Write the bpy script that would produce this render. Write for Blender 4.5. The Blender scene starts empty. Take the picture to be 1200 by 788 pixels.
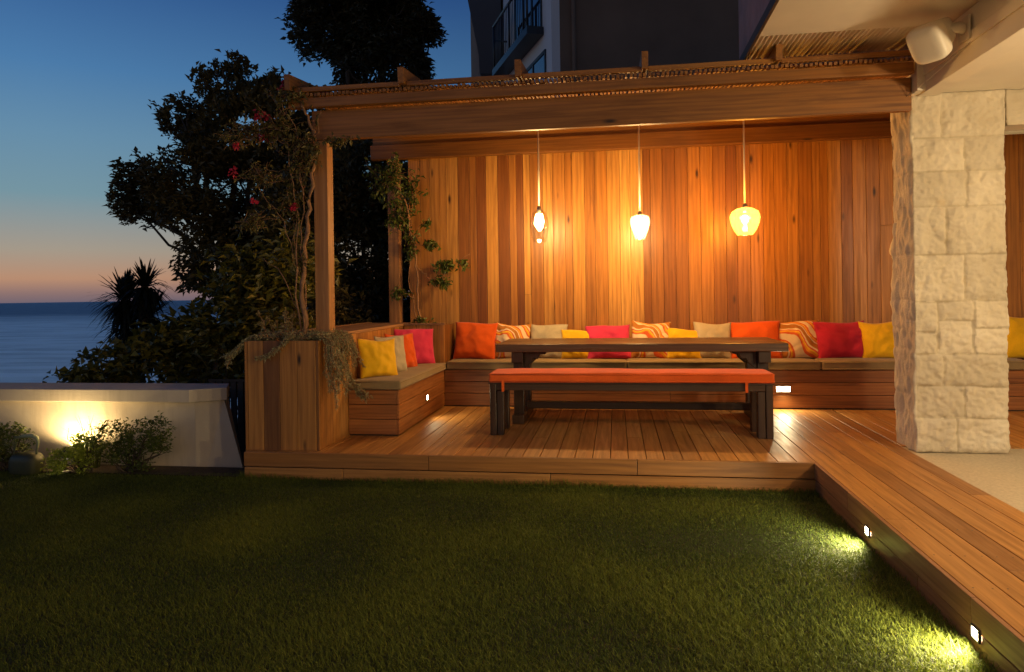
import bpy, math, random
import numpy as np
from mathutils import Vector, Matrix, noise
random.seed(7); rng = np.random.default_rng(11)
S = bpy.context.scene
col = S.collection
R = math.radians

# ------------------------------------------------------------------ helpers
def tag(o, label=None, cat=None, group=None, kind=None):
    if label: o['label'] = label
    if cat: o['category'] = cat
    if group: o['group'] = group
    if kind: o['kind'] = kind
    return o

def empty(name, loc, rz=0.0):
    o = bpy.data.objects.new(name, None); col.objects.link(o)
    o.location = loc; o.rotation_euler = (0, 0, rz); o.empty_display_size = .1
    return o

class MB:
    """collects shapes into one mesh; every shape may carry its own 'rnd' value"""
    def __init__(s): s.v = []; s.f = []; s.r = []; s.sm = []
    def add(s, vs, fs, rnd=None, smooth=False):
        n = len(s.v); rnd = random.random() if rnd is None else rnd
        s.v += [tuple(p) for p in vs]
        for f in fs: s.f.append([i + n for i in f]); s.r.append(rnd); s.sm.append(smooth)
        return s
    def box(s, x0, x1, y0, y1, z0, z1, rnd=None):
        vs = [(x, y, z) for z in (z0, z1) for y in (y0, y1) for x in (x0, x1)]
        return s.add(vs, [(0, 2, 3, 1), (4, 5, 7, 6), (0, 1, 5, 4), (2, 6, 7, 3), (0, 4, 6, 2), (1, 3, 7, 5)], rnd)
    def obox(s, c, size, M, rnd=None):
        hx, hy, hz = [a / 2 for a in size]
        vs = [Vector(c) + M @ Vector((x, y, z)) for z in (-hz, hz) for y in (-hy, hy) for x in (-hx, hx)]
        return s.add(vs, [(0, 2, 3, 1), (4, 5, 7, 6), (0, 1, 5, 4), (2, 6, 7, 3), (0, 4, 6, 2), (1, 3, 7, 5)], rnd)
    def prism(s, pts, axis, a, b, rnd=None):
        """polygon pts (2D) extruded along axis from a to b; 2D order is the remaining axes"""
        def mk(p, t):
            return {'x': (t, p[0], p[1]), 'y': (p[0], t, p[1]), 'z': (p[0], p[1], t)}[axis]
        n = len(pts); vs = [mk(p, a) for p in pts] + [mk(p, b) for p in pts]
        fs = [tuple(range(n)), tuple(range(2 * n - 1, n - 1, -1))]
        fs += [(i, i + n, (i + 1) % n + n, (i + 1) % n) for i in range(n)]
        return s.add(vs, fs, rnd)
    def tube(s, pts, rad, seg=8, rnd=None, caps=True):
        pts = [Vector(p) for p in pts]; n = len(pts)
        if not hasattr(rad, '__len__'): rad = [rad] * n
        vs = []; up = Vector((.13, .21, 1)).normalized()
        for i, p in enumerate(pts):
            t = (pts[min(i + 1, n - 1)] - pts[max(i - 1, 0)]).normalized()
            a = t.cross(up)
            if a.length < .05: a = t.cross(Vector((1, 0, 0)))
            a.normalize(); b = t.cross(a)
            for k in range(seg):
                an = 2 * math.pi * k / seg
                vs.append(p + (a * math.cos(an) + b * math.sin(an)) * rad[i])
        fs = [(i * seg + k, i * seg + (k + 1) % seg, (i + 1) * seg + (k + 1) % seg, (i + 1) * seg + k) for i in range(n - 1) for k in range(seg)]
        if caps: fs += [tuple(range(seg - 1, -1, -1)), tuple(range((n - 1) * seg, n * seg))]
        return s.add(vs, fs, rnd, True)
    def lathe(s, prof, c=(0, 0, 0), seg=32, rnd=None):
        vs = [(c[0] + r * math.cos(2 * math.pi * k / seg), c[1] + r * math.sin(2 * math.pi * k / seg), c[2] + z) for r, z in prof for k in range(seg)]
        fs = [(i * seg + k, i * seg + (k + 1) % seg, (i + 1) * seg + (k + 1) % seg, (i + 1) * seg + k) for i in range(len(prof) - 1) for k in range(seg)]
        return s.add(vs, fs, rnd, True)
    def build(s, name, mat, parent=None, bevel=0, bseg=2):
        me = bpy.data.meshes.new(name); me.from_pydata(s.v, [], s.f); me.update()
        at = me.attributes.new('rnd', 'FLOAT', 'FACE'); at.data.foreach_set('value', s.r)
        me.polygons.foreach_set('use_smooth', s.sm)
        me.materials.append(mat)
        o = bpy.data.objects.new(name, me); col.objects.link(o)
        if parent: o.parent = parent
        if bevel:
            m = o.modifiers.new('bevel', 'BEVEL'); m.width = bevel; m.segments = bseg; m.limit_method = 'ANGLE'; m.angle_limit = R(40)
        return o

def np_mesh(name, V, F, mat, rnd=None, parent=None, smooth=False):
    """V (n,3), F (m,k) arrays, one face size"""
    me = bpy.data.meshes.new(name); n, m, k = len(V), len(F), F.shape[1]
    me.vertices.add(n); me.vertices.foreach_set('co', np.asarray(V, np.float32).ravel())
    me.loops.add(m * k); me.loops.foreach_set('vertex_index', np.asarray(F, np.int32).ravel())
    me.polygons.add(m); me.polygons.foreach_set('loop_start', np.arange(0, m * k, k, dtype=np.int32))
    me.polygons.foreach_set('use_smooth', np.full(m, smooth))
    me.update(calc_edges=True)
    if rnd is not None:
        at = me.attributes.new('rnd', 'FLOAT', 'FACE'); at.data.foreach_set('value', np.asarray(rnd, np.float32))
    me.materials.append(mat); me.validate()
    o = bpy.data.objects.new(name, me); col.objects.link(o)
    if parent: o.parent = parent
    return o

# ------------------------------------------------------------------ materials
class NT:
    def __init__(s, name):
        s.m = bpy.data.materials.new(name); s.m.use_nodes = True; s.t = s.m.node_tree
        s.p = s.t.nodes['Principled BSDF']; s.out = s.t.nodes['Material Output']
    def n(s, typ, **kw):
        nd = s.t.nodes.new('ShaderNode' + typ)
        for k, v in kw.items():
            if hasattr(nd, k) and k not in nd.inputs.keys(): setattr(nd, k, v)
            else: nd.inputs[k].default_value = v
        return nd
    def l(s, a, b): s.t.links.new(a, b)
    def coords(s, scale, rnd=True, kind='Object'):
        tc = s.n('TexCoord'); mp = s.n('Mapping'); mp.inputs['Scale'].default_value = scale
        if rnd:
            at = s.n('Attribute', attribute_name='rnd'); mu = s.n('VectorMath', operation='MULTIPLY_ADD')
            s.l(at.outputs['Fac'], mu.inputs[0]); mu.inputs[1].default_value = (37, 53, 71)
            s.l(tc.outputs[kind], mu.inputs[2]); s.l(mu.outputs[0], mp.inputs['Vector'])
        else: s.l(tc.outputs[kind], mp.inputs['Vector'])
        return mp.outputs[0]
    def ramp(s, fac, stops):
        r = s.n('ValToRGB'); e = r.color_ramp.elements
        while len(e) < len(stops): e.new(.5)
        for q, (p, c) in zip(e, stops): q.position = p; q.color = (*c, 1) if len(c) == 3 else c
        s.l(fac, r.inputs[0]); return r.outputs[0]
    def mix(s, a, b, fac=.5, mode='MIX'):
        m = s.n('MixRGB', blend_type=mode); m.inputs[0].default_value = fac if not hasattr(fac, 'links') else .5
        if hasattr(fac, 'links'): s.l(fac, m.inputs[0])
        for i, x in ((1, a), (2, b)):
            if hasattr(x, 'links'): s.l(x, m.inputs[i])
            else: m.inputs[i].default_value = (*x, 1)
        return m.outputs[0]
    def noise(s, vec, scale, detail=4, rough=.55, dist=0):
        q = s.n('TexNoise'); q.inputs['Scale'].default_value = scale; q.inputs['Detail'].default_value = detail
        q.inputs['Roughness'].default_value = rough; q.inputs['Distortion'].default_value = dist
        if vec is not None: s.l(vec, q.inputs['Vector'])
        return q.outputs['Fac']
    def bump(s, h, strength=.3, dist=.01):
        b = s.n('Bump'); b.inputs['Strength'].default_value = strength; b.inputs['Distance'].default_value = dist
        s.l(h, b.inputs['Height']); s.l(b.outputs[0], s.p.inputs['Normal'])

def wood(name, tones, axis='z', rough=.5, var=.8, grain=1.0, knots=True, bump=.25):
    """tones: dark, mid, light board colours; grain runs along axis"""
    t = NT(name); a = {'x': 0, 'y': 1, 'z': 2}[axis]
    sc = [14, 14, 14]; sc[a] = .9
    v = t.coords(sc)
    at = t.n('Attribute', attribute_name='rnd')
    base = t.ramp(at.outputs['Fac'], [(0, tones[0]), (.40, tones[1]), (.62, tones[1]), (1, tones[2])])
    base = t.mix(tones[1], base, var)
    g1 = t.noise(v, 1.1, 5, .6, 1.2)
    sc2 = [70, 70, 70]; sc2[a] = 2.2
    g2 = t.noise(t.coords(sc2), 1.0, 3, .6)
    w = t.n('TexWave', wave_type='RINGS', rings_direction={'x': 'X', 'y': 'Y', 'z': 'Z'}[axis])
    sc3 = [5, 5, 5]; sc3[a] = .35
    t.l(t.coords(sc3), w.inputs['Vector']); w.inputs['Scale'].default_value = 2.2; w.inputs['Distortion'].default_value = 5; w.inputs['Detail'].default_value = 2
    c = t.mix(base, t.ramp(g1, [(.25, (.45, .38, .32)), (.5, (1, 1, 1)), (.75, (1.25, 1.2, 1.1))]), .75 * grain, 'MULTIPLY')
    c = t.mix(c, t.ramp(g2, [(.3, (.62, .56, .5)), (.6, (1.08, 1.08, 1.08))]), .6 * grain, 'MULTIPLY')
    c = t.mix(c, t.ramp(w.outputs['Fac'], [(.1, (.72, .64, .56)), (.6, (1.05, 1.05, 1.05))]), .45 * grain, 'MULTIPLY')
    if knots:
        sk = [5.5, 5.5, 5.5]; sk[a] = 1.7
        vo = t.n('TexVoronoi'); t.l(t.coords(sk), vo.inputs['Vector']); vo.inputs['Scale'].default_value = 1
        kf = t.ramp(vo.outputs['Distance'], [(.035, (1, 1, 1)), (.12, (0, 0, 0))])
        c = t.mix(c, tuple(x * .18 for x in tones[0]), kf)
    t.l(c, t.p.inputs['Base Color']); t.p.inputs['Roughness'].default_value = rough
    rr = t.ramp(g1, [(.3, (rough + .1,) * 3), (.7, (rough - .1,) * 3)]); t.l(rr, t.p.inputs['Roughness'])
    t.bump(g2, bump, .002)
    return t.m

def plain(name, c, rough=.6, metal=0, nscale=8, nvar=.2, bump=.1, coords=(1, 1, 1)):
    t = NT(name); v = t.coords(coords, False)
    nz = t.noise(v, nscale, 5)
    lo = tuple(x * (1 - nvar) for x in c); hi = tuple(min(1, x * (1 + nvar)) for x in c)
    t.l(t.ramp(nz, [(.3, lo), (.7, hi)]), t.p.inputs['Base Color'])
    t.p.inputs['Roughness'].default_value = rough; t.p.inputs['Metallic'].default_value = metal
    if bump: t.bump(t.noise(v, nscale * 6, 3), bump, .004)
    return t.m

def fabric(name, c, weave=900, var=.12, rough=.9, bump=.35):
    t = NT(name); v = t.coords((1, 1, 1), False)
    n1 = t.noise(v, 5, 4); lo = tuple(x * (1 - var) for x in c); hi = tuple(min(1, x * (1 + var)) for x in c)
    base = t.ramp(n1, [(.3, lo), (.7, hi)])
    w = t.noise(v, 260, 2, .7); base = t.mix(base, t.ramp(w, [(.3, (.8, .8, .8)), (.7, (1.08, 1.08, 1.08))]), .6, 'MULTIPLY')
    t.l(base, t.p.inputs['Base Color'])
    t.p.inputs['Roughness'].default_value = rough; t.p.inputs['Sheen Weight'].default_value = .15
    t.p.inputs['Specular IOR Level'].default_value = .2
    t.bump(t.noise(v, 320, 2), bump, .0015)
    return t.m

def print_fabric(name):
    t = NT(name); v = t.coords((1, 1, 1), False)
    w = t.n('TexWave', wave_type='BANDS', bands_direction='DIAGONAL', wave_profile='SIN'); t.l(v, w.inputs['Vector'])
    w.inputs['Scale'].default_value = 1.5; w.inputs['Distortion'].default_value = 7; w.inputs['Detail'].default_value = 1.2; w.inputs['Detail Scale'].default_value = 1.5
    r = t.n('ValToRGB'); r.color_ramp.interpolation = 'CONSTANT'; e = r.color_ramp.elements
    cs = [(.0, (.75, .55, .33)), (.16, (.62, .10, .02)), (.34, (.80, .30, .02)), (.5, (.85, .50, .03)), (.62, (.70, .13, .05)), (.76, (.80, .62, .38)), (.9, (.45, .16, .02))]
    while len(e) < len(cs): e.new(.5)
    for q, (p, c) in zip(e, cs): q.position = p; q.color = (*c, 1)
    t.l(w.outputs['Fac'], r.inputs[0]); t.l(r.outputs[0], t.p.inputs['Base Color'])
    t.p.inputs['Roughness'].default_value = .9; t.bump(t.noise(v, 320, 2), .3, .0015)
    return t.m

def leafmat(name, lo, hi, rough=.5, transl=.25):
    t = NT(name); at = t.n('Attribute', attribute_name='rnd')
    c = t.ramp(at.outputs['Fac'], [(0, lo), (1, hi)])
    v = t.coords((1, 1, 1), False); c = t.mix(c, t.ramp(t.noise(v, 30, 2), [(.3, (.7, .7, .7)), (.7, (1.15, 1.15, 1.1))]), .6, 'MULTIPLY')
    t.l(c, t.p.inputs['Base Color']); t.p.inputs['Roughness'].default_value = rough
    tr = t.n('BsdfTranslucent'); t.l(c, tr.inputs['Color']); mx = t.n('MixShader'); mx.inputs[0].default_value = transl
    t.l(t.p.outputs[0], mx.inputs[1]); t.l(tr.outputs[0], mx.inputs[2]); t.l(mx.outputs[0], t.out.inputs['Surface'])
    return t.m

def emit(name, c, s):
    t = NT(name); e = t.n('Emission'); e.inputs[0].default_value = (*c, 1); e.inputs[1].default_value = s
    t.l(e.outputs[0], t.out.inputs['Surface']); return t.m

def shade_glass(name, tint, frost=.0, glow=(1, .75, .4), fill=.0):
    """thin blown glass: clear part lets lamp light pass, frosted part scatters it"""
    t = NT(name); tr = t.n('BsdfTransparent'); tr.inputs[0].default_value = (*tint, 1)
    gl = t.n('BsdfGlossy'); gl.inputs['Roughness'].default_value = .05
    lw = t.n('LayerWeight'); lw.inputs[0].default_value = .35
    f = t.ramp(lw.outputs['Facing'], [(.2, (.05,) * 3), (1, (.32,) * 3)])
    m1 = t.n('MixShader'); t.l(f, m1.inputs[0]); t.l(tr.outputs[0], m1.inputs[1]); t.l(gl.outputs[0], m1.inputs[2])
    df = t.n('BsdfTranslucent'); df.inputs[0].default_value = (*tint, 1)
    m2 = t.n('MixShader'); m2.inputs[0].default_value = frost; t.l(m1.outputs[0], m2.inputs[1]); t.l(df.outputs[0], m2.inputs[2])
    t.l(m2.outputs[0], t.out.inputs['Surface'])
    return t.m

M = {}
M['wall_wood'] = wood('cedar_wall', ((.20, .065, .014), (.42, .175, .034), (.60, .31, .075)), 'z', .40, 1.0, 1.0)
M['plant_wood'] = wood('planter_wood', ((.13, .048, .014), (.42, .18, .038), (.54, .26, .07)), 'z', .5)
M['cap_wood'] = wood('cap_wood', ((.26, .13, .06), (.34, .17, .08), (.38, .20, .09)), 'y', .5)
M['bench_wood'] = wood('bench_wood', ((.24, .085, .025), (.32, .12, .034), (.38, .155, .05)), 'x', .45, knots=False)
M['bench_wood_y'] = wood('bench_wood_side', ((.24, .085, .025), (.32, .12, .034), (.38, .155, .05)), 'y', .45, knots=False)
M['deck'] = wood('deck_wood', ((.30, .135, .040), (.46, .22, .060), (.54, .28, .09)), 'y', .48, .9, .8, knots=False)
M['deckx'] = wood('deck_wood_front', ((.26, .11, .03), (.36, .16, .045), (.42, .20, .06)), 'x', .42, .9, .8, knots=False)
M['beam'] = wood('beam_wood', ((.15, .055, .010), (.27, .108, .018), (.35, .155, .03)), 'x', .5)
M['beam_y'] = wood('rafter_wood', ((.15, .055, .010), (.27, .108, .018), (.35, .155, .03)), 'y', .5, knots=False)
M['post'] = wood('post_wood', ((.30, .12, .04), (.38, .17, .06), (.42, .20, .07)), 'z', .5, knots=False)
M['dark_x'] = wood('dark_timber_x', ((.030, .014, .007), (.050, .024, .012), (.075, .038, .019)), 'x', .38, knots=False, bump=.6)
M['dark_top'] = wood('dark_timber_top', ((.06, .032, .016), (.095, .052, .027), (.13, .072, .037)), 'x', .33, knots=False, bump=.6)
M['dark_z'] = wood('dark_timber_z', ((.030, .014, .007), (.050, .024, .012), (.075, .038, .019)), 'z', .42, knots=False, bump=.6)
M['fence'] = plain('dark_fence_paint', (.06, .034, .020), .6)
M['beige'] = fabric('beige_cushion', (.27, .19, .095))
M['orange_seat'] = fabric('orange_seat', (.74, .115, .016))
M['p_orange'] = fabric('orange_fabric', (.68, .095, .008))
M['p_yellow'] = fabric('yellow_fabric', (.80, .46, .012))
M['p_beige'] = fabric('beige_fabric', (.46, .38, .25))
M['p_pink'] = fabric('pink_fabric', (.60, .035, .10))
M['p_red'] = fabric('crimson_fabric', (.50, .020, .050))
M['p_print'] = print_fabric('printed_fabric')
M['soil'] = plain('soil', (.045, .028, .016), .95, nscale=30, nvar=.5, bump=.6)
M['lawn'] = plain('lawn_soil', (.020, .024, .008), .95, nscale=20, nvar=.4, bump=.6)
M['earth'] = plain('earth', (.030, .028, .015), .95, nscale=.8, nvar=.5)
M['render'] = plain('cream_render', (.76, .69, .56), .8, nscale=2.2, nvar=.06, bump=.12)
def garden_wall_mat():
    t = NT('white_garden_wall'); v = t.coords((1, 1, 1), False)
    a = t.ramp(t.noise(v, 1.7, 6, .65), [(.3, (.55, .45, .33)), (.7, (.66, .56, .42))])
    st = t.ramp(t.noise(t.coords((9, 9, .8), False), 1, 5, .7), [(.50, (1, 1, 1)), (.72, (.70, .66, .60))])
    c = t.mix(a, st, .55, 'MULTIPLY'); t.l(c, t.p.inputs['Base Color']); t.p.inputs['Roughness'].default_value = .88
    t.bump(t.noise(v, 55, 6, .7), .35, .005); return t.m
M['white_wall'] = garden_wall_mat()
M['patio'] = plain('patio_screed', (.52, .44, .31), .75, nscale=60, nvar=.14, bump=.3)
M['white_plastic'] = plain('white_plastic', (.62, .58, .50), .35, nvar=.03, bump=0)
M['metal'] = plain('dull_metal', (.5, .48, .44), .35, 1, nvar=.05, bump=0)
M['cord'] = plain('pale_cord', (.72, .64, .50), .5, nvar=.03, bump=0)
M['rail'] = plain('dark_rail', (.02, .02, .025), .4, bump=0)
M['green_plastic'] = plain('green_plastic', (.04, .045, .022), .45, nvar=.1, bump=0)
M['bark'] = plain('bark', (.07, .05, .035), .9, nscale=25, nvar=.4, bump=.6)
M['twig'] = plain('twig', (.30, .15, .07), .8, nscale=25, nvar=.3, bump=.4)
M['n_white'] = plain('pale_house_wall', (.85, .80, .76), .8, nscale=1, nvar=.04)
M['n_dark'] = plain('dark_house_wall', (.26, .16, .10), .85, nscale=1.2, nvar=.15)
M['n_soffit'] = plain('grey_soffit', (.16, .15, .15), .8, nscale=1, nvar=.08)

t = NT('dark_glass'); t.p.inputs['Base Color'].default_value = (.02, .03, .05, 1); t.p.inputs['Roughness'].default_value = .03
t.p.inputs['Specular IOR Level'].default_value = 1.0; M['glass'] = t.m

def stone_mat():
    t = NT('rough_limestone'); v = t.coords((1, 1, 1), False)
    a = t.ramp(t.noise(v, 3, 5, .6), [(.3, (.56, .48, .34)), (.6, (.68, .60, .45)), (.8, (.74, .68, .54))])
    vs = t.coords((9, 9, 1.6), False)
    st = t.noise(vs, 1.4, 6, .65, .8)
    at = t.n('Attribute', attribute_name='rnd')     # 1 on the sawn, veined return face
    vein = t.ramp(st, [(.42, (.0,) * 3), (.66, (.42,) * 3)])
    m = t.n('Math', operation='MULTIPLY'); t.l(vein, m.inputs[0]); t.l(at.outputs['Fac'], m.inputs[1])
    c = t.mix(a, (.50, .43, .35), m.outputs[0])
    c = t.mix(c, t.ramp(at.outputs['Fac'], [(.0, (.88, .86, .82)), (.03, (.88, .86, .82)), (.05, (.88, .87, .86)), (.30, (1.10, 1.10, 1.10))]), 1.0, 'MULTIPLY')
    sp = t.ramp(t.noise(v, 7, 4, .7), [(.62, (0,) * 3), (.75, (.55,) * 3)])
    c = t.mix(c, (.58, .43, .24), sp)
    t.l(c, t.p.inputs['Base Color']); t.p.inputs['Roughness'].default_value = .9
    t.bump(t.noise(v, 60, 8, .75), .8, .012)
    return t.m
M['stone'] = stone_mat()

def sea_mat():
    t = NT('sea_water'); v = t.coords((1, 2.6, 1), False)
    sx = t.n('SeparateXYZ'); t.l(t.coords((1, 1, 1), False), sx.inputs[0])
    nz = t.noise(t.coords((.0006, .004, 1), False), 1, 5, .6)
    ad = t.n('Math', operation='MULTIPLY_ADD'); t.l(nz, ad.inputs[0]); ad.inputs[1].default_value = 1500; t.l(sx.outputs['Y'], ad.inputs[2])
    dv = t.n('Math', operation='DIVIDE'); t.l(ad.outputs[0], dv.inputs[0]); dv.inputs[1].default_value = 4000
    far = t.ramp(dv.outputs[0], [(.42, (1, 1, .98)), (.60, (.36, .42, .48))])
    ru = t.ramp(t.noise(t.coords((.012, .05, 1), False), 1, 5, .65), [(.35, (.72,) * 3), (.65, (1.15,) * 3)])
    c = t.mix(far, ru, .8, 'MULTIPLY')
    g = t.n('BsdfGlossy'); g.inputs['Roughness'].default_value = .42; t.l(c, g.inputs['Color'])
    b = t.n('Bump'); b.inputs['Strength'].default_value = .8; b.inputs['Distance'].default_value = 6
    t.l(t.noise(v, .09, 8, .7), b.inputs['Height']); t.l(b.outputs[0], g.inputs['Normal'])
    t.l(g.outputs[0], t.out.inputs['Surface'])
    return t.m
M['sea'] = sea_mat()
M['leaf_tree'] = leafmat('tree_leaf', (.055, .046, .014), (.19, .135, .035))
M['leaf_far'] = leafmat('far_tree_leaf', (.04, .038, .015), (.12, .09, .03))
M['leaf_fig'] = leafmat('fig_leaf', (.07, .075, .012), (.30, .24, .035), .4)
M['leaf_boug'] = leafmat('climber_leaf', (.06, .055, .015), (.20, .16, .04))
M['leaf_shrub'] = leafmat('shrub_leaf', (.05, .08, .012), (.16, .19, .03))
M['leaf_trail'] = leafmat('trailing_leaf', (.22, .20, .10), (.52, .46, .26))
M['leaf_palm'] = leafmat('spiky_leaf', (.012, .016, .008), (.03, .035, .015))
M['flower'] = leafmat('bract', (.48, .018, .05), (.68, .045, .11), .6, .35)
M['dry'] = leafmat('dry_flower', (.25, .17, .06), (.45, .32, .14), .7)
M['grass'] = leafmat('grass_blade', (.050, .084, .006), (.20, .23, .022), .8, .3)

# ------------------------------------------------------------------ foliage
def leaves_arrays(C, D, size, width=.5, droop=.25, curl=.15):
    """one folded leaf (4 triangles) at every centre C pointing along D"""
    n = len(C); D = D / (np.linalg.norm(D, axis=1, keepdims=True) + 1e-9)
    up = rng.normal(size=(n, 3)) * .5 + np.array([0, 0, 1.0])
    Sd = np.cross(D, up); Sd /= (np.linalg.norm(Sd, axis=1, keepdims=True) + 1e-9)
    N = np.cross(Sd, D); L = (size * rng.uniform(.6, 1.25, n))[:, None]
    b = C; m = C + D * L * .5 - N * L * curl * .3; tip = C + D * L - N * L * droop
    l = C + D * L * .45 + Sd * L * width * .5 + N * L * curl; r = C + D * L * .45 - Sd * L * width * .5 + N * L * curl
    V = np.stack([b, l, m, r, tip], 1).reshape(-1, 3)
    i = (np.arange(n) * 5)[:, None]
    F = np.concatenate([i + [0, 2, 1], i + [0, 3, 2], i + [1, 2, 4], i + [2, 3, 4]], 1).reshape(-1, 3)
    return V, F

def foliage(name, C, D, size, mat, parent=None, width=.5, droop=.25, curl=.15, rnd=None):
    V, F = leaves_arrays(C, D, size, width, droop, curl)
    if rnd is None: rnd = rng.uniform(0, 1, len(C)) ** 1.5
    return np_mesh(name, V, F, mat, np.repeat(rnd, 4), parent)

def in_ellipsoid(c, r, n, shell=.35):
    d = rng.normal(size=(n, 3)); d /= np.linalg.norm(d, axis=1, keepdims=True)
    q = rng.uniform(shell, 1, n) ** .6
    return np.array(c) + d * q[:, None] * np.array(r)

def rosettes(P, k, spread=.05, outward=None):
    """k leaves round each twig end"""
    n = len(P); C = np.repeat(P, k, 0) + rng.normal(size=(n * k, 3)) * spread
    D = rng.normal(size=(n * k, 3)); D[:, 2] = np.abs(D[:, 2]) * .6 + rng.uniform(-.5, .5, n * k)
    if outward is not None: D += np.repeat(outward, k, 0) * .8
    return C, D

def crown_points(ells, n, hole=.0, hs=1.2):
    out = []; W = [e[1][0] * e[1][1] * e[1][2] for e in ells]; T = sum(w ** .7 for w in W)
    for (c, r), w in zip(ells, W):
        P = in_ellipsoid(c, r, int(n * w ** .7 / T) + 1)
        keep = [noise.noise(Vector(p) * hs) > hole for p in P]
        out.append(P[np.array(keep)])
    return np.concatenate(out)

def branch(mb, a, b, r0, r1, wig=.12, seg=6, n=7):
    a, b = Vector(a), Vector(b); L = (b - a).length; pts = []; rr = []
    for i in range(n):
        q = i / (n - 1); p = a.lerp(b, q)
        if 0 < i < n - 1: p += Vector([random.gauss(0, wig * L * .25) for _ in range(3)])
        pts.append(p); rr.append(r0 * (1 - q) + r1 * q)
    mb.tube(pts, rr, seg); return pts

def tree(name, base, ells, n, k, leaf, size, mat, label, cat='tree', trunk_r=.12, hole=-.05, hs=1.2, fork=None, group=None, width=.5):
    b = Vector(base); root = empty(name, b); tag(root, label, cat, group)
    mb = MB(); f = Vector(fork) if fork else Vector(ells[0][0]) * .5 + b * .5
    f = f - b; branch(mb, (0, 0, -.3), f, trunk_r, trunk_r * .6, .06, 8)
    for c, r in ells:
        e = Vector(c) - b; pts = branch(mb, f, e, trunk_r * .5, trunk_r * .15, .15)
        for q in range(6):
            o = e + Vector([random.uniform(-.8, .8) * r[i] for i in range(3)])
            branch(mb, pts[random.randint(3, 6)], o, trunk_r * .18, .01, .15, 5, 5)
    mb.build('trunk', M['bark'], root)
    P = crown_points([((c[0] - b.x, c[1] - b.y, c[2] - b.z), r) for c, r in ells], n, hole, hs)
    ctr = np.mean(P, 0); O = P - ctr; O /= np.linalg.norm(O, axis=1, keepdims=True)
    C, D = rosettes(P, k, size * .35, O)
    # whole clumps are lighter or darker, as young and old leaves are
    cl = np.array([noise.noise(Vector(p) * 2.2) * .5 + .5 for p in P]); rn = np.clip(np.repeat(cl, k) * rng.uniform(.3, 1.3, len(C)), 0, 1)
    foliage('crown', C, D, size, mat, root, width, rnd=rn)
    return root

# ------------------------------------------------------------------ camera
f_px = 820.; roll = .0150
cam = bpy.data.cameras.new('camera'); co = bpy.data.objects.new('camera', cam); col.objects.link(co)
cam.sensor_width = 36; cam.lens = f_px / 1200 * 36; cam.clip_start = .05; cam.clip_end = 60000
cam.shift_y = -48 / 1200
yaw = math.atan(122 / f_px)
co.matrix_world = Matrix.Translation((0, 0, 1.41)) @ Matrix.Rotation(yaw, 4, 'Z') @ Matrix.Rotation(R(90), 4, 'X') @ Matrix.Rotation(-roll, 4, 'Z')
S.camera = co

# ------------------------------------------------------------------ world and light
w = bpy.data.worlds.new('World'); S.world = w; w.use_nodes = True; nt = w.node_tree
bg = nt.nodes['Background']
def lin(c): return tuple(((x / 255) / 12.92 if x / 255 < .04045 else ((x / 255 + .055) / 1.055) ** 2.4) for x in c)
sky = nt.nodes.new('ShaderNodeTexSky'); sky.sky_type = 'NISHITA'; sky.sun_disc = False
sky.sun_elevation = R(-2.5); sky.sun_rotation = R(-75); sky.air_density = 1.0; sky.dust_density = .3; sky.ozone_density = 4.0
# dusk gradient by height above the horizon, deeper blue away from the afterglow
tc = nt.nodes.new('ShaderNodeTexCoord'); sp = nt.nodes.new('ShaderNodeSeparateXYZ'); nt.links.new(tc.outputs['Generated'], sp.inputs[0])
rm = nt.nodes.new('ShaderNodeValToRGB'); nt.links.new(sp.outputs['Z'], rm.inputs[0])
stops = [(.0, (116, 102, 112)), (.010, (140, 114, 112)), (.028, (186, 142, 114)), (.062, (166, 154, 138)), (.13, (118, 150, 162)), (.20, (102, 142, 170)), (.277, (76, 124, 170)), (.40, (44, 84, 142)), (.7, (22, 48, 98)), (1, (14, 32, 72))]
e_ = rm.color_ramp.elements
while len(e_) < len(stops): e_.new(.5)
for q_, (p_, c_) in zip(e_, stops): q_.position = p_; q_.color = (*lin(c_), 1)
mr = nt.nodes.new('ShaderNodeMapRange'); nt.links.new(sp.outputs['X'], mr.inputs[0])
for i_, v_ in ((1, -.65), (2, .35), (3, 1.0), (4, .48)): mr.inputs[i_].default_value = v_
mu = nt.nodes.new('ShaderNodeMixRGB'); mu.blend_type = 'MULTIPLY'; mu.inputs[0].default_value = 1
nt.links.new(rm.outputs[0], mu.inputs[1]); nt.links.new(mr.outputs[0], mu.inputs[2])
mx = nt.nodes.new('ShaderNodeMixRGB'); mx.inputs[0].default_value = .03; nt.links.new(mu.outputs[0], mx.inputs[1]); nt.links.new(sky.outputs[0], mx.inputs[2])
nt.links.new(mx.outputs[0], bg.inputs[0]); bg.inputs[1].default_value = 1.0
S.view_settings.view_transform = 'Standard'; S.view_settings.look = 'None'; S.view_settings.gamma = 1; S.view_settings.exposure = 0

def lamp(name, loc, power, color, radius=.05, typ='POINT', rot=None, size=None, blend=.5, parent=None):
    l = bpy.data.lights.new(name, typ); l.energy = power; l.color = color
    if typ in ('POINT', 'SPOT'): l.shadow_soft_size = radius
    if typ == 'SPOT': l.spot_size = size; l.spot_blend = blend
    o = bpy.data.objects.new(name, l); col.objects.link(o); o.location = loc
    if rot is not None: o.rotation_euler = Vector(rot).to_track_quat('-Z', 'Y').to_euler()
    if parent: o.parent = parent
    return o
WARM = (1, .63, .24); LED = (1, .82, .45)

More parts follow.
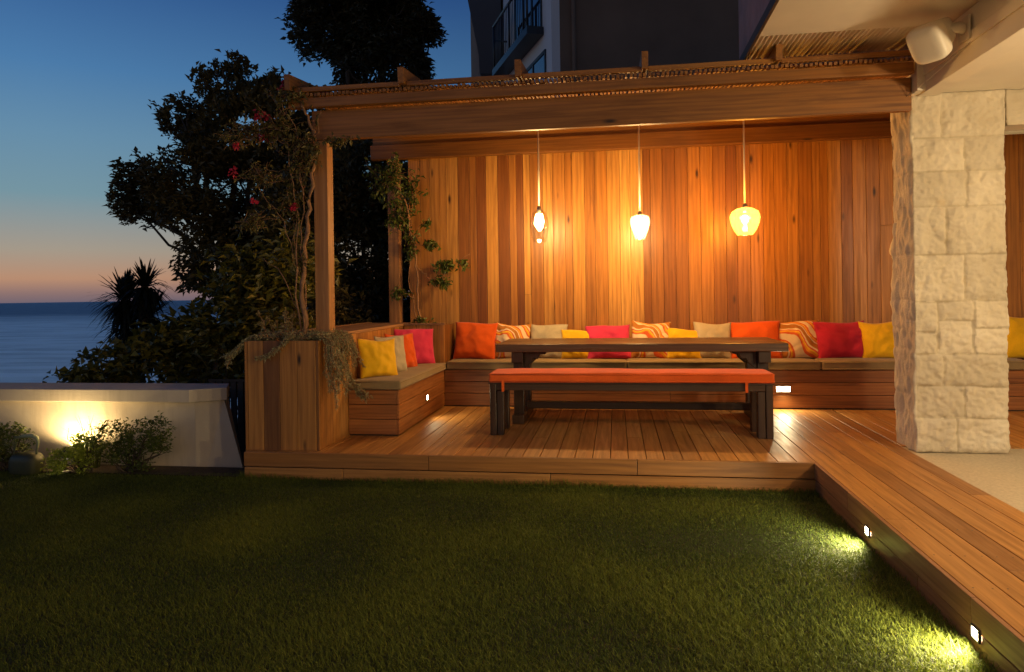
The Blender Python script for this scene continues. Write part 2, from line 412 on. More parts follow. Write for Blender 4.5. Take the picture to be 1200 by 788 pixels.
# ------------------------------------------------------------------ ground, sea
def sheet(name, x0, x1, y0, y1, z, mat):
    m = MB(); m.box(x0, x1, y0, y1, z - .08, z); return tag(m.build(name, mat), kind='structure')
xs = np.concatenate([np.linspace(-400, -20, 20), np.linspace(-18, 18, 40), np.linspace(20, 120, 8)]); ys = np.concatenate([np.linspace(-30, 5, 6), np.linspace(6, 40, 40), np.linspace(45, 150, 12)])
def tz(x, y):
    e = max(0, min(1, (y - 6.2) / 34)); side = max(0, min(1, (-1.5 - x + (y - 9) * .2) / 9))
    d = -.3 - (e ** 1.1) * 34 * (.25 + .75 * side); d -= max(0, -x - 14) * .25
    return max(d + .6 * noise.noise(Vector((x * .2, y * .2, 0))) * e, -36)
V = np.array([(x, y, tz(x, y)) for y in ys for x in xs]); nx, ny = len(xs), len(ys)
F = np.array([(j * nx + i, j * nx + i + 1, (j + 1) * nx + i + 1, (j + 1) * nx + i) for j in range(ny - 1) for i in range(nx - 1)])
tag(np_mesh('ground', V, F, M['earth'], smooth=True), kind='structure')
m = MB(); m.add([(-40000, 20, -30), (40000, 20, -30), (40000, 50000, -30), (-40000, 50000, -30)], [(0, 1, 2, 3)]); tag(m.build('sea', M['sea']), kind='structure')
sheet('lawn', -14, 1.34, -6, 5.13, 0, M['lawn'])
sheet('flower_bed', -14, -2.93, 5.132, 5.398, .015, M['soil'])
sheet('patio', 2.137, 9, -6, 5.72, .205, M['patio'])

# grass: blades over the part of the lawn the view can reach
N = 760000
gx = rng.uniform(-6.3, 1.36, N); gy = rng.uniform(1.6, 5.2, N)
fw = -.147 * gx + .989 * gy; rt = .989 * gx + .147 * gy
k = (np.abs(rt) < fw * .76 + .7) & (fw > 1.9); gx, gy = gx[k], gy[k]
dn = np.array([noise.noise(Vector((x * 1.6, y * 1.6, 0))) for x, y in zip(gx, gy)])
n = len(gx)
edge = np.clip((5.25 - gy) * 3, 0, 1)
h = rng.uniform(.009, .022, n) * (1 + .6 * dn); tall = ((gx > 1.25) | (gy > 5.08)) & (gx > -2.95) & (rng.uniform(0, 1, n) < .45); h[tall] *= 2.4; d2 = np.array([noise.noise(Vector((x * .55 + 9, y * .8, 4))) for x, y in zip(gx, gy)]); h *= (1 + .5 * d2)
az = rng.uniform(0, 2 * np.pi, n) ; ln = rng.uniform(.3, 1.7, n) * h; wd = rng.uniform(.0009, .0019, n)
dx, dy = np.cos(az), np.sin(az); sx, sy = -dy * wd, dx * wd
z0 = np.zeros(n)
V = np.stack([np.stack([gx - sx, gy - sy, z0], 1), np.stack([gx + sx, gy + sy, z0], 1),
              np.stack([gx + dx * ln * .4 + sx * .8, gy + dy * ln * .4 + sy * .8, h * .6], 1), np.stack([gx + dx * ln * .4 - sx * .8, gy + dy * ln * .4 - sy * .8, h * .6], 1),
              np.stack([gx + dx * ln, gy + dy * ln, h], 1)], 1).reshape(-1, 3)
i = (np.arange(n) * 5)[:, None]
F = np.concatenate([i + [0, 1, 2], i + [0, 2, 3], i + [3, 2, 4]], 1).reshape(-1, 3)
tag(np_mesh('grass', V, F, M['grass'], np.repeat(np.clip(rng.uniform(0, 1, n) ** 1.6 * .85 + dn * .55 + d2 * .45 + .08, 0, 1), 3)), 'short lawn grass', kind='stuff')

# ------------------------------------------------------------------ deck
D = .21
m = MB()
pitch = 4.28 / 33; gap = .005
x = -2.91; i = 0
def board(m, x0, x1, y0, y1):
    cuts = [y0]; y = y0 + random.uniform(.6, 3.2)
    while y < y1 - .5: cuts.append(y); y += random.uniform(2.2, 3.6)
    cuts.append(y1)
    for a, b in zip(cuts, cuts[1:]): m.box(x0, x1, a + .001, b - .001, D - .024, D)
while x < 4.8:
    x1 = x + pitch - gap
    if x < 1.37 - .02: board(m, x, min(x1, 1.37), 5.145, 7.46)
    elif x < 2.13: board(m, x, min(x1, 2.132), -3, 7.46)
    else: board(m, x, x1, 5.73, 7.46)
    x += pitch
tag(m.build('deck', M['deck'], bevel=.003), kind='structure')
m = MB(); m.box(-2.90, 1.40, 5.20, 7.46, .0, D - .03); m.box(1.40, 2.13, -3, 7.46, 0, D - .03); m.box(2.13, 4.8, 5.74, 7.46, 0, D - .03)
tag(m.build('deck_substructure', M['fence']), kind='structure')
m = MB()
for (a, b) in ((-2.91, -1.42), (-1.416, .13), (.134, 1.368)): m.box(a, b, 5.122, 5.144, .098, D - .001)
for (a, b) in ((-2.91, -2.1), (-2.096, -.5), (-.496, 1.368)): m.box(a, b, 5.128, 5.148, -.02, .090)
tag(m.build('deck_front_boards', M['deckx'], bevel=.003), kind='structure')
m = MB()
for (a, b) in ((-3, 1.2), (1.204, 2.95), (2.954, 4.42), (4.424, 5.121)): m.box(1.346, 1.367, a, b, .098, D - .001)
for (a, b) in ((-3, 1.9), (1.904, 3.45), (3.454, 5.121)): m.box(1.351, 1.369, a, b, -.02, .090)
tag(m.build('walkway_side_boards', wood('deck_wood_side', ((.24, .11, .05), (.32, .15, .07), (.38, .19, .09)), 'y', .45, .9, .8, knots=False), bevel=.003), kind='structure')

m = MB()
for q in range(6):
    for k_ in range(26):
        for o_ in (.028, .098):
            xx = -2.91 + pitch * 33 + q * pitch + o_ + random.uniform(-.003, .003)
            if xx < 1.39 or xx > 2.12: continue
            yy = -2 + k_ * .36 + random.uniform(-.004, .004)
            if yy > 7.4: continue
            m.add([(xx + .0042 * math.cos(a_), yy + .0042 * math.sin(a_), D + .0012) for a_ in [i_ * math.pi / 4 for i_ in range(8)]], [tuple(range(8))])
tag(m.build('deck_screws', M['rail']), kind='structure')
# ------------------------------------------------------------------ recessed step lights
E_STEP = emit('step_light_glow', (1, .80, .50), 60)
def step_light(loc, nrm, w_, h_, power, label=None, parent=None, size=162, tilt=-.28):
    nrm = Vector(nrm); rz = math.atan2(nrm.x, -nrm.y)
    if parent is None: r = empty('step_light', loc, rz); tag(r, label, 'step light', 'recessed step lights in the walkway')
    else: r = empty('recessed_light', loc, rz); r.parent = parent
    m = MB(); t_ = .006
    for a in ((-w_ / 2 - t_, w_ / 2 + t_, h_ / 2, h_ / 2 + t_), (-w_ / 2 - t_, w_ / 2 + t_, -h_ / 2 - t_, -h_ / 2), (-w_ / 2 - t_, -w_ / 2, -h_ / 2, h_ / 2), (w_ / 2, w_ / 2 + t_, -h_ / 2, h_ / 2)):
        m.box(a[0], a[1], -.007, .004, a[2], a[3])
    m.build('rim', M['rail'], r)
    m = MB(); m.box(-w_ / 2, w_ / 2, -.003, .003, -h_ / 2, h_ / 2); m.build('lens', E_STEP, r)
    o = lamp('step_lamp', (0, -.035, 0), power, LED, .035, 'SPOT', (0, -1, tilt), R(size), .6, r)
    return r
step_light((1.345, 4.08, .087), (-1, 0, 0), .05, .040, 46, 'small lit step light in the walkway edge nearer the pillar end')
step_light((1.345, 2.91, .087), (-1, 0, 0), .05, .040, 46, 'small lit step light in the walkway edge closest to the camera')

# ------------------------------------------------------------------ back timber wall
root = empty('timber_wall', (0, 7.9, D)); tag(root, 'tall cedar board wall of vertical planks behind the benches', 'wall')
m = MB(); x = -2.38
while x < 6:
    wd_ = random.choice((.08, .115, .135, .135, .14)); z = 0
    top = 2.83
    cut = random.choice((None,) * 7 + (random.uniform(1.2, 2.2),))
    segs = [(0, top)] if cut is None else [(0, cut), (cut + .002, top)]
    off = random.uniform(0, .004)
    rb_ = random.random()
    for a, b in segs: m.box(x + .0015, x + wd_ - .0015, off, .03, a, b, min(1, max(0, rb_ + random.uniform(-.1, .1))))
    x += wd_
m.build('cladding', M['wall_wood'], root, bevel=.002)
m = MB(); m.box(-2.37, 6, .031, .12, -.2, 2.83); m.build('backing', M['fence'], root)

# ------------------------------------------------------------------ pergola
root = empty('pergola', (0, 5.45, D)); tag(root, 'timber pergola roof with long front beams over the seating corner', 'pergola')
Z = -D
def P(name, x0, x1, y0, y1, z0, z1, mat, bevel=.004):
    m = MB(); m.box(x0, x1, y0 - 5.45, y1 - 5.45, z0 - D, z1 - D); return m.build(name, M[mat], root, bevel=bevel)
P('post', -2.443, -2.324, 5.445, 5.565, .9, 2.70, 'post')
P('post', -2.62, -2.49, 7.86, 7.98, .9, 3.0, 'post')
P('front_beam', -2.45, 2.14, 5.445, 5.50, 2.705, 2.945, 'beam')
P('top_plate', -2.62, 2.13, 5.37, 5.43, 2.955, 3.035, 'beam')
P('rear_beam', -2.80, 6.0, 7.80, 7.895, 3.005, 3.17, 'beam')
P('upper_beam', -2.78, 6.0, 7.83, 7.89, 3.173, 3.33, 'beam')
# laths lying across the plate, then the rafters on top, both rising to the rear
sl = .105
m = MB(); xx = -2.55
Mx = Matrix.Rotation(math.atan(sl), 3, 'X')
while xx < 5.4:
    L_ = 2.75 + random.uniform(-.03, .03); r_ = random.uniform(.011, .016)
    m.obox((xx + random.uniform(-.004, .004), L_ / 2 - .10, 3.055 - D + sl * L_ / 2 + random.uniform(-.004, .004)), (r_ * 1.5, L_, r_ * 1.6), Mx)
    xx += .034
m.build('reed_roof', M['beam_y'], root)
for xx in (-2.587, -1.643, -.718, .237, 1.192):
    m = MB(); L_ = 2.85; 
    m.obox((xx, L_ / 2 - .17, 3.155 - D + sl * (L_ / 2 - .12)), (.048, L_, .125), Mx); m.build('rafter', M['beam_y'], root, bevel=.003)
xr = [-2.587, -1.643, -.718, .237, 1.192, 2.16, 2.05]
m = MB()
for a, b in zip(xr[:-2], xr[1:-1]): m.box(a + .026, b - .026, -.10, -.06, 3.078 - D, 3.115 - D)
m.build('batten', M['beam'], root, bevel=.003)
m = MB()
for q in (.6, 1.3, 2.0, 2.6): m.box(-2.5, 5.4, q, q + .04, 3.072 - D + sl * (q + .1), 3.10 - D + sl * (q + .1))
m.build('cross_batten', M['beam'], root)

# ------------------------------------------------------------------ planter (L shaped)
root = empty('corner_planter', (-2.6, 5.2, D)); tag(root, 'tall timber plank planter wrapping the left corner of the seating', 'planter')
def C_(m, x0, x1, y0, y1, z0, z1, rnd=None): m.box(x0 + 2.6, x1 + 2.6, y0 - 5.2, y1 - 5.2, z0 - D, z1 - D, rnd)
m = MB(); bx = [-2.91, -2.778, -2.64, -2.495, -2.34]; rv = [.75, .02, .55, .62]
for a, b, rr in zip(bx, bx[1:], rv): C_(m, a + .0015, b - .0015, 5.20, 5.222, D, 1.075, rr)
m.build('front_panel', M['plant_wood'], root, bevel=.002)
m = MB(); y = 5.20; e = 0
while y < 7.40:
    b = min(y + .138, 7.42); C_(m, -2.338, -2.316, y + .0015, b - .0015, D, 1.075 if y < 5.6 else 1.085); y = b
m.build('side_panel', M['plant_wood'], root, bevel=.002)
m = MB(); C_(m, -2.935, -2.912, 5.2, 8.0, -.2, 1.07); C_(m, -2.91, -2.34, 7.98, 8.0, D, 1.07); m.build('back_panel', M['plant_wood'], root)
m = MB(); xx = -2.315
for wd_ in (.14, .135, .135, .05): C_(m, xx + .0015, xx + wd_ - .0015, 7.42, 7.442, .6, 1.095); xx += wd_
C_(m, -1.877, -1.855, 7.443, 7.898, .6, 1.095); m.build('corner_panel', M['plant_wood'], root, bevel=.002)
m = MB(); C_(m, -2.36, -2.312, 5.80, 7.415, 1.087, 1.115); C_(m, -2.93, -2.88, 5.3, 8.0, 1.087, 1.115)
C_(m, -2.88, -2.36, 6.0, 7.97, 1.083, 1.108)
C_(m, -2.36, -1.85, 7.415, 7.46, 1.097, 1.118); m.build('capping', M['cap_wood'], root, bevel=.003)
m = MB(); C_(m, -2.905, -2.34, 5.225, 6.0, .98, 1.03); m.build('soil', M['soil'], root); m = MB(); C_(m, -2.33, -1.88, 7.46, 7.89, 1.0, 1.05); m.build('soil', M['soil'], root)

# ------------------------------------------------------------------ built-in benches
def bench_front(m, along, a, b, c, th, rnd=None):
    for z0, z1 in ((.225, .352), (.357, .480), (.485, .605)):
        if along == 'x': m.box(a, b, c, c + th, z0 - D, z1 - D)
        else: m.box(c - th, c, a, b, z0 - D, z1 - D)
root = empty('built_in_bench', (-1.86, 7.42, D)); tag(root, 'long low timber plank bench running along the cedar wall', 'bench')
m = MB(); 
for (a, b) in ((0, 2.4), (2.403, 5.1), (5.103, 7.9)): bench_front(m, 'x', a, b, 0, .02)
m.build('front_boards', M['bench_wood'], root, bevel=.003)
m = MB(); m.box(0, 7.9, .022, .475, 0, .395); m.build('base', M['fence'], root)
step_light((3.52, -.004, .207), (0, -1, 0), .13, .05, 13, parent=root, tilt=-.9, size=165)
root = empty('side_bench', (-1.86, 5.8, D)); tag(root, 'short timber plank bench at the left end against the planter', 'bench')
m = MB(); bench_front(m, 'y', 0, 1.615, 0, .02); m.build('side_boards', M['bench_wood_y'], root, bevel=.003)
m = MB(); bench_front(m, 'x', -.452, -.022, 0, .02); m.build('end_boards', M['bench_wood'], root, bevel=.003)
m = MB(); m.box(-.452, -.022, .022, 1.61, 0, .39); m.build('base', M['fence'], root)
step_light((.004, .885, .205), (1, 0, 0), .05, .045, 7, parent=root, size=150)

# ------------------------------------------------------------------ cushions and pillows
def seat_cushion(x0, x1, y0, y1, z0, z1, mat, label, group, rz=0, name='seat_cushion', cat='cushion', ties=()):
    cx, cy = (x0 + x1) / 2, (y0 + y1) / 2; hx, hy = (x1 - x0) / 2, (y1 - y0) / 2; hz = (z1 - z0)
    m = MB(); m.box(-hx, hx, -hy, hy, 0, hz)
    me_o = m.build(name, mat); me_o.location = (cx, cy, z0)
    bv = me_o.modifiers.new('bevel', 'BEVEL'); bv.width = .022; bv.segments = 4
    # grid it for a soft, uneven top
    import bmesh
    bm = bmesh.new(); bm.from_mesh(me_o.data)
    bmesh.ops.bevel(bm, geom=bm.edges[:], offset=.02, segments=3, affect='EDGES', profile=.6)
    for ax, L in ((0, 2 * hx), (1, 2 * hy)):
        nn = int(L / .045)
        for q in range(1, nn):
            co_ = [0, 0, 0]; no = [0, 0, 0]; co_[ax] = -L / 2 + L * q / nn; no[ax] = 1
            bmesh.ops.bisect_plane(bm, geom=bm.verts[:] + bm.edges[:] + bm.faces[:], plane_co=co_, plane_no=no)
    for v in bm.verts:
        ex = min(1, (hx - abs(v.co.x)) / .12); ey = min(1, (hy - abs(v.co.y)) / .12)
        q = noise.noise(Vector((v.co.x * 3 + cx * 7, v.co.y * 4 + cy, v.co.z * 4)))
        if v.co.z > hz * .6: v.co.z += .007 * min(ex, ey) + q * .009
        v.co.y += q * .007; 
    for f in bm.faces: f.smooth = True
    bm.to_mesh(me_o.data); bm.free(); me_o.modifiers.clear()
    m = MB(); hx2, hy2 = hx + .001, hy + .001; cr = .02
    for zz in (hz - .012, .012):
        ring = [(-hx2 + cr, -hy2), (hx2 - cr, -hy2), (hx2, -hy2 + cr), (hx2, hy2 - cr), (hx2 - cr, hy2), (-hx2 + cr, hy2), (-hx2, hy2 - cr), (-hx2, -hy2 + cr), (-hx2 + cr, -hy2)]
        m.tube([(a, b, zz) for a, b in ring], .0045, 6)
    m.build('piping', mat, me_o)
    tag(me_o, label, cat, group); return me_o
G = 'beige seat cushions on the built-in benches'
seat_cushion(-2.31, -1.838, 5.785, 7.412, .611, .687, M['beige'], 'beige seat cushion on the short side bench under four pillows', G)
seat_cushion(-1.832, .098, 7.395, 7.86, .611, .700, M['beige'], 'beige seat cushion on the wall bench at the end meeting the side bench', G)
seat_cushion(.108, 2.022, 7.395, 7.86, .611, .700, M['beige'], 'beige seat cushion on the wall bench directly behind the right half of the table', G)
seat_cushion(2.034, 3.96, 7.395, 7.86, .611, .700, M['beige'], 'beige seat cushion on the wall bench running behind the stone pillar', G)

def pillow(loc, w_, h_, mat, label, rz=0, tilt=14, th=.15, seed=0, roll_=0):
    n = 26; V = []; F = []; rs = random.Random(seed)
    ph = [rs.uniform(0, 6) for _ in range(6)]
    for side in (1, -1):
        for j in range(n + 1):
            for i in range(n + 1):
                u = -1 + 2 * i / n; v = -1 + 2 * j / n
                e = max(0, (1 - u * u) * (1 - v * v))
                b = (e ** .42) * .62 + e * .38
                pin = 1 - .075 * (1 - v * v) * abs(u) ** 2; pin2 = 1 - .075 * (1 - u * u) * abs(v) ** 2
                X = u * pin * w_ / 2; Zz = v * pin2 * h_ / 2
                nn_ = noise.noise(Vector((u * 2.2 + seed, v * 2.2, side * 3))); wr = .005 * math.sin(11 * u + ph[0] + 4 * v + 4 * nn_) * math.sin(4 * v + ph[1]) + .018 * nn_ - .010 * max(0, 1 - abs(u * math.cos(ph[3]) + v * math.sin(ph[3]) - .25 + .15 * nn_) / .09) * (abs(v) + .3) + .004 * noise.noise(Vector((u * 7, v * 7, seed)))
                sag = 1 + .18 * (-v)
                V.append((X, -side * (b * th / 2 * sag + wr * min(1, e * 4)), Zz + h_ / 2 * .93 + .008 * math.sin(3 * u + ph[2]) * (v > 0) * v))
                
    o = (n + 1) ** 2
    for s_ in (0, 1):
        for j in range(n):
            for i in range(n):
                a = s_ * o + j * (n + 1) + i; q = (a, a + 1, a + n + 2, a + n + 1)
                F.append(q if s_ == 0 else q[::-1])
    import bmesh
    me = bpy.data.meshes.new('pillow'); me.from_pydata(V, [], F)
    bm = bmesh.new(); bm.from_mesh(me); bmesh.ops.remove_doubles(bm, verts=bm.verts, dist=.0004)
    for f in bm.faces: f.smooth = True
    bm.to_mesh(me); bm.free(); me.materials.append(mat)
    ob = bpy.data.objects.new('pillow', me); col.objects.link(ob)
    ob.matrix_world = Matrix.Translation(loc) @ Matrix.Rotation(rz, 4, 'Z') @ Matrix.Rotation(R(-tilt), 4, 'X') @ Matrix.Rotation(roll_, 4, 'Y')
    tag(ob, label, 'pillow', 'scatter pillows along the benches'); return ob
zc = .703
PL = [(-1.582, .50, .44, 'p_orange', 'large orange pillow at the left end of the wall bench beside the planter corner'),
      (-1.17, .42, .41, 'p_print', 'patterned orange and yellow pillow tucked beside the orange pillow above the left table end'),
      (-.765, .43, .41, 'p_beige', 'beige pillow on the wall bench between a patterned and a small yellow pillow'),
      (-.43, .36, .34, 'p_yellow', 'low yellow pillow between the beige and the wide pink pillow behind the table'),
      (-.079, .50, .40, 'p_pink', 'wide pink pillow on the wall bench under the middle pendant, left of the patterned one'),
      (.357, .43, .42, 'p_print', 'patterned orange pillow on the wall bench between the wide pink and a yellow pillow'),
      (.71, .37, .35, 'p_yellow', 'low yellow pillow between a patterned and a beige pillow behind the table'),
      (1.01, .40, .41, 'p_beige', 'beige pillow behind the right half of the table, left of the orange pillow'),
      (1.454, .53, .43, 'p_orange', 'orange pillow behind the right end of the table top'),
      (1.90, .46, .42, 'p_print', 'patterned swirl pillow with white motif just right of the table end'),
      (2.322, .53, .41, 'p_red', 'crimson pillow on the wall bench between patterned and yellow pillows near the stone pillar'),
      (2.70, .42, .40, 'p_yellow', 'bright yellow pillow partly hidden by the left side of the stone pillar'),
      (4.03, .46, .46, 'p_yellow', 'yellow pillow seen right of the stone pillar at the edge of the picture')]
for i, (x, w_, h_, mt, lb) in enumerate(PL):
    back = mt in ('p_print', 'p_beige'); random.seed(100 + i)
    pillow((x, 7.665 + (.03 if back else 0) , zc), w_, h_, M[mt], lb, random.uniform(-.09, .09), 15 + random.uniform(-4, 6), random.uniform(.13, .17), i, random.uniform(-.06, .06))
zl = .69
pillow((-2.12, 6.07, zl), .40, .36, M['p_yellow'], 'yellow pillow at the front end of the side bench by the trailing plant', R(52), 12, .14, 21, .04)
pillow((-2.11, 6.42, zl), .38, .37, M['p_beige'], 'beige pillow on the side bench behind the yellow one', R(60), 12, .12, 22, .05)
pillow((-2.12, 6.80, zl), .40, .37, M['p_orange'], 'orange pillow on the side bench between beige and pink pillows', R(62), 14, .13, 23, .05)
pillow((-2.10, 7.15, zl), .46, .41, M['p_pink'], 'pink pillow at the back of the side bench against the corner panel', R(38), 14, .14, 24, .04)

# ------------------------------------------------------------------ dining table
root = empty('dining_table', (.185, 6.8, D)); tag(root, 'dark heavy timber dining table with thick plank top', 'table')
m = MB(); ys_ = (-.42, -.205, .012, .23, .45)
for a, b in zip(ys_, ys_[1:]): m.box(-1.295, 1.295, a, b - .003, .672, .745)
m.build('tabletop', M['dark_top'], root, bevel=.007)
for s in (-1, 1):
    xo = 1.15 * s                                   # outer face of the leg frame
    def X_(a, b): return (min(xo - s * a, xo - s * b), max(xo - s * a, xo - s * b))
    for y0 in (-.29, .22):
        m = MB(); x0, x1 = X_(0, .095); m.box(x0, x1, y0, y0 + .11, .045, .57); m.build('leg', M['dark_z'], root, bevel=.005)
    m = MB(); x0, x1 = X_(-.008, .103); m.box(x0, x1, -.37, .40, 0, .085); m.build('foot', M['dark_z'], root, bevel=.008)
    m = MB(); x0, x1 = X_(-.005, .10)
    m.box(x0, x1, -.38, .40, .57, .671)
    # stepped bracket under the top
    pts = [(xo - s * .101, .671), (xo - s * .32, .671), (xo - s * .30, .64), (xo - s * .25, .64), (xo - s * .235, .60), (xo - s * .19, .60), (xo - s * .17, .56), (xo - s * .101, .50)]
    for y0 in (-.285, .225): m.prism(pts, 'y', y0, y0 + .09)
    m.build('bracket', M['dark_z'], root, bevel=.004)
m = MB(); m.box(-1.06, 1.06, -.03, .05, .09, .16); m.build('stretcher', M['dark_x'], root, bevel=.005)

# ------------------------------------------------------------------ free-standing bench
root = empty('dining_bench', (.08, 6.09, D)); tag(root, 'dark timber dining bench in front of the table', 'bench')
for s in (-1, 1):
    for y0 in (-.18, .10):
        m = MB()
        a, b = sorted((s * 1.165, s * 1.11)); m.box(a, b, y0, y0 + .095, 0, .44)
        a, b = sorted((s * 1.105, s * 1.048)); m.box(a, b, y0 + .008, y0 + .087, 0, .38)
        m.build('leg', M['dark_z'], root, bevel=.004)
m = MB(); m.box(-1.108, 1.108, -.175, -.135, .385, .44); m.build('front_apron', M['dark_x'], root, bevel=.004)
m = MB(); m.box(-1.108, 1.108, .13, .17, .385, .44); m.build('rear_apron', M['dark_x'], root, bevel=.004)
m = MB(); m.box(-1.175, 1.175, -.19, .19, .441, .452); m.build('seat', M['dark_x'], root)
cu = seat_cushion(-1.085, 1.255, 5.885, 6.30, .664, .745, M['orange_seat'], 'long orange seat cushion tied onto the dark dining bench', 'x', name='bench_cushion'); del cu['group']
for xx in (-.965, 1.035):
    m = MB(); m.box(xx - .17 - .011, xx - .17 + .011, -.213, -.209, -.075, .02); o = m.build('tie', M['orange_seat'], cu)
    o.location = (.085 if xx < 0 else .085, 0, 0)

# ------------------------------------------------------------------ pendant lamps
BULB = emit('bulb_glow', (1, .80, .50), 60)
def pendant(x, prof, zlow, ztop, mat, label, power, bulb_z, br=.032):
    K = 7.15 / 6.85; r = empty('pendant_lamp', (x * K, 7.15, 1.41 + (zlow - 1.41) * K)); r.scale = (K, K, K); tag(r, label, 'pendant lamp', 'pendant lamps over the table')
    H = ztop - zlow
    m = MB(); m.tube([(0, 0, H), (.001, 0, 1.13)], .008, 8); m.build('cord', M['cord'], r)
    m = MB(); m.lathe([(.001, H + .035), (.012, H + .034), (.02, H + .02), (.022, H - .015), (.018, H - .05), (.001, H - .05)], seg=20); m.build('cap', M['metal'], r)
    m = MB(); m.lathe(prof, seg=48); o = m.build('glass_shade', mat, r)
    s_ = o.modifiers.new('s', 'SOLIDIFY'); s_.thickness = .003
    m = MB(); pr = [(max(.0005, br * math.sin(math.pi * q / 12)), bulb_z - br * 1.25 * math.cos(math.pi * q / 12)) for q in range(13)]
    m.lathe(pr, seg=24); b = m.build('bulb', BULB, r)
    lamp('pendant_light', (0, 0, bulb_z), power, WARM, .056, parent=r)
g_clear = shade_glass('clear_blown_glass', (.98, .97, .94), .0)
g_frost = shade_glass('milky_glass', (.98, .95, .9), .04)
g_amber = shade_glass('amber_glass', (.97, .76, .40), .07)
pendant(-.737, [(.058, 0), (.066, .003), (.078, .05), (.090, .12), (.093, .17), (.086, .235), (.066, .285), (.036, .315), (.018, .322)], 1.926, 2.245, g_clear, 'tall clear egg shaped glass pendant hanging above the left end of the table', 100, .20)
pendant(.238, [(.035, 0), (.045, .004), (.062, .05), (.083, .11), (.094, .16), (.094, .19), (.082, .22), (.045, .236), (.018, .238)], 1.926, 2.164, g_frost, 'small milky glass pendant hanging in the middle above the table', 102, .13, .034)
pendant(1.212, [(.048, 0), (.072, .004), (.10, .045), (.125, .10), (.138, .155), (.138, .185), (.120, .225), (.07, .255), (.018, .266)], 1.940, 2.206, g_amber, 'wide amber glass bowl pendant hanging above the right end of the table', 104, .15, .034)

# ------------------------------------------------------------------ house on the right
root = empty('house', (2.15, 5.5, D)); tag(root, 'cream rendered house corner with rough stone pillar and overhanging slab', 'house')
def H(name, x0, x1, y0, y1, z0, z1, mat, bevel=.0):
    m = MB(); m.box(x0 - 2.15, x1 - 2.15, y0 - 5.5, y1 - 5.5, z0 - D, z1 - D); return m.build(name, M[mat] if isinstance(mat, str) else mat, root, bevel=bevel)
# stone pillar: a closed band of dressed blocks, pushed out and in block by block
def stone_band(name, x0, x1, y0, y1, z0, z1, st=.0095, seed=3, veined=True):
    rs = random.Random(seed)
    per = [(x0, y0, x1, y0), (x1, y0, x1, y1), (x1, y1, x0, y1), (x0, y1, x0, y0)]
    pts = []; nrm = []; uu = []; face = []; s = 0
    for k_, (ax, ay, bx_, by) in enumerate(per):
        L = math.hypot(bx_ - ax, by - ay); n_ = max(2, int(L / st))
        for q in range(n_):
            pts.append((ax + (bx_ - ax) * q / n_, ay + (by - ay) * q / n_)); nn = [(0, -1), (1, 0), (0, 1), (-1, 0)]
            v_ = Vector(nn[k_]) if q else (Vector(nn[k_]) + Vector(nn[k_ - 1]))
            nrm.append(v_); uu.append(s + L * q / n_); face.append(k_)
        s += L
    rects = []
    def split(a, b, c, d):
        w_, h_ = b - a, d - c
        if w_ < .48 and h_ < .36 or (w_ < .7 and h_ < .22): rects.append((a, b, c, d)); return
        if h_ > .42 or h_ > w_ * 1.1: q = c + h_ * rs.uniform(.36, .64); split(a, b, c, q); split(a, b, q, d)
        else: q = a + w_ * rs.uniform(.3, .7); split(a, q, c, d); split(q, b, c, d)
    u = 0; edges_u = [0]
    for e in per:
        L = math.hypot(e[2] - e[0], e[3] - e[1]); zz = z0
        while zz < z1 - .01:
            zn = min(z1, zz + rs.uniform(.4, .75)); zn = z1 if z1 - zn < .25 else zn
            split(u, u + L, zz, zn); zz = zn
        u += L; edges_u.append(u)
    nz_ = int((z1 - z0) / st) + 1; V = []; np_ = len(pts); tone = []
    cu = edges_u
    for j in range(nz_):
        z = z0 + (z1 - z0) * j / (nz_ - 1)
        here = [r_ for r_ in rects if r_[2] - .03 <= z <= r_[3] + .03]
        for q in range(np_):
            u = uu[q]; X, Y = pts[q]; p = Vector((X, Y, z))
            uw = u + .010 * noise.noise(p * 9); zw = min(max(z + .010 * noise.noise(p * 8 + Vector((4, 4, 4))), z0), z1 - 1e-4)
            uw = min(max(uw, edges_u[face[q]]), edges_u[face[q] + 1] - 1e-4); dmin = .0; ri = bi = 0
            for a, b, c, d in here:
                if a <= uw < b and c <= zw < d:
                    dmin = min(uw - a if a not in edges_u else 9, b - uw if b not in edges_u else 9, zw - c, d - zw); ri = int(a * 97 + c * 331); bi = int(b * 57); break
            cut = -.013 * max(0, 1 - dmin / .011) - .006 * max(0, 1 - dmin / .035)
            rb = random.Random((ri * 31 + bi * 7 + seed) % 9973).uniform(-.006, .009)
            pj = p + Vector((ri * .37 % 5, bi * .53 % 5, 0)); fl = abs(noise.noise(pj * 5)); tx = .013 * noise.noise(pj * 4) - .014 * max(0, .16 - fl) / .16 * .6 + .009 * noise.noise(p * 17) + .010 * noise.noise(p * 42)
            ridg = .008 * (1 - abs(noise.noise(pj * 11 + Vector((7, 7, 7)))) * 3)
            d_ = cut + rb + tx + ridg * .6 - .006
            tone.append(0.0 if dmin < .006 else random.Random((ri * 13 + bi * 5) % 9871).uniform(.05, .30))
            ce = min(abs(u - e2) for e2 in cu); d_ *= .45 + .55 * min(1, ce / .05)
            if face[q] == 3 and veined: d_ = .022 * noise.noise(Vector((X * 16, Y * 16, z * 3))) + .018 * noise.noise(Vector((X * 40, Y * 40, z * 11))) + cut * .35
            V.append((X + nrm[q].x * d_ - 2.15, Y + nrm[q].y * d_ - 5.5, z - D))
    F = []; rn = []
    for j in range(nz_ - 1):
        for q in range(np_):
            F.append((j * np_ + q, j * np_ + (q + 1) % np_, (j + 1) * np_ + (q + 1) % np_, (j + 1) * np_ + q)); rn.append(1.0 if face[q] == 3 and veined else tone[j * np_ + q])
    return np_mesh(name, np.array(V), np.array(F), M['stone'], np.array(rn), root, True)
stone_band('stone_pillar', 2.165, 2.79, 5.51, 5.905, D, 2.842)
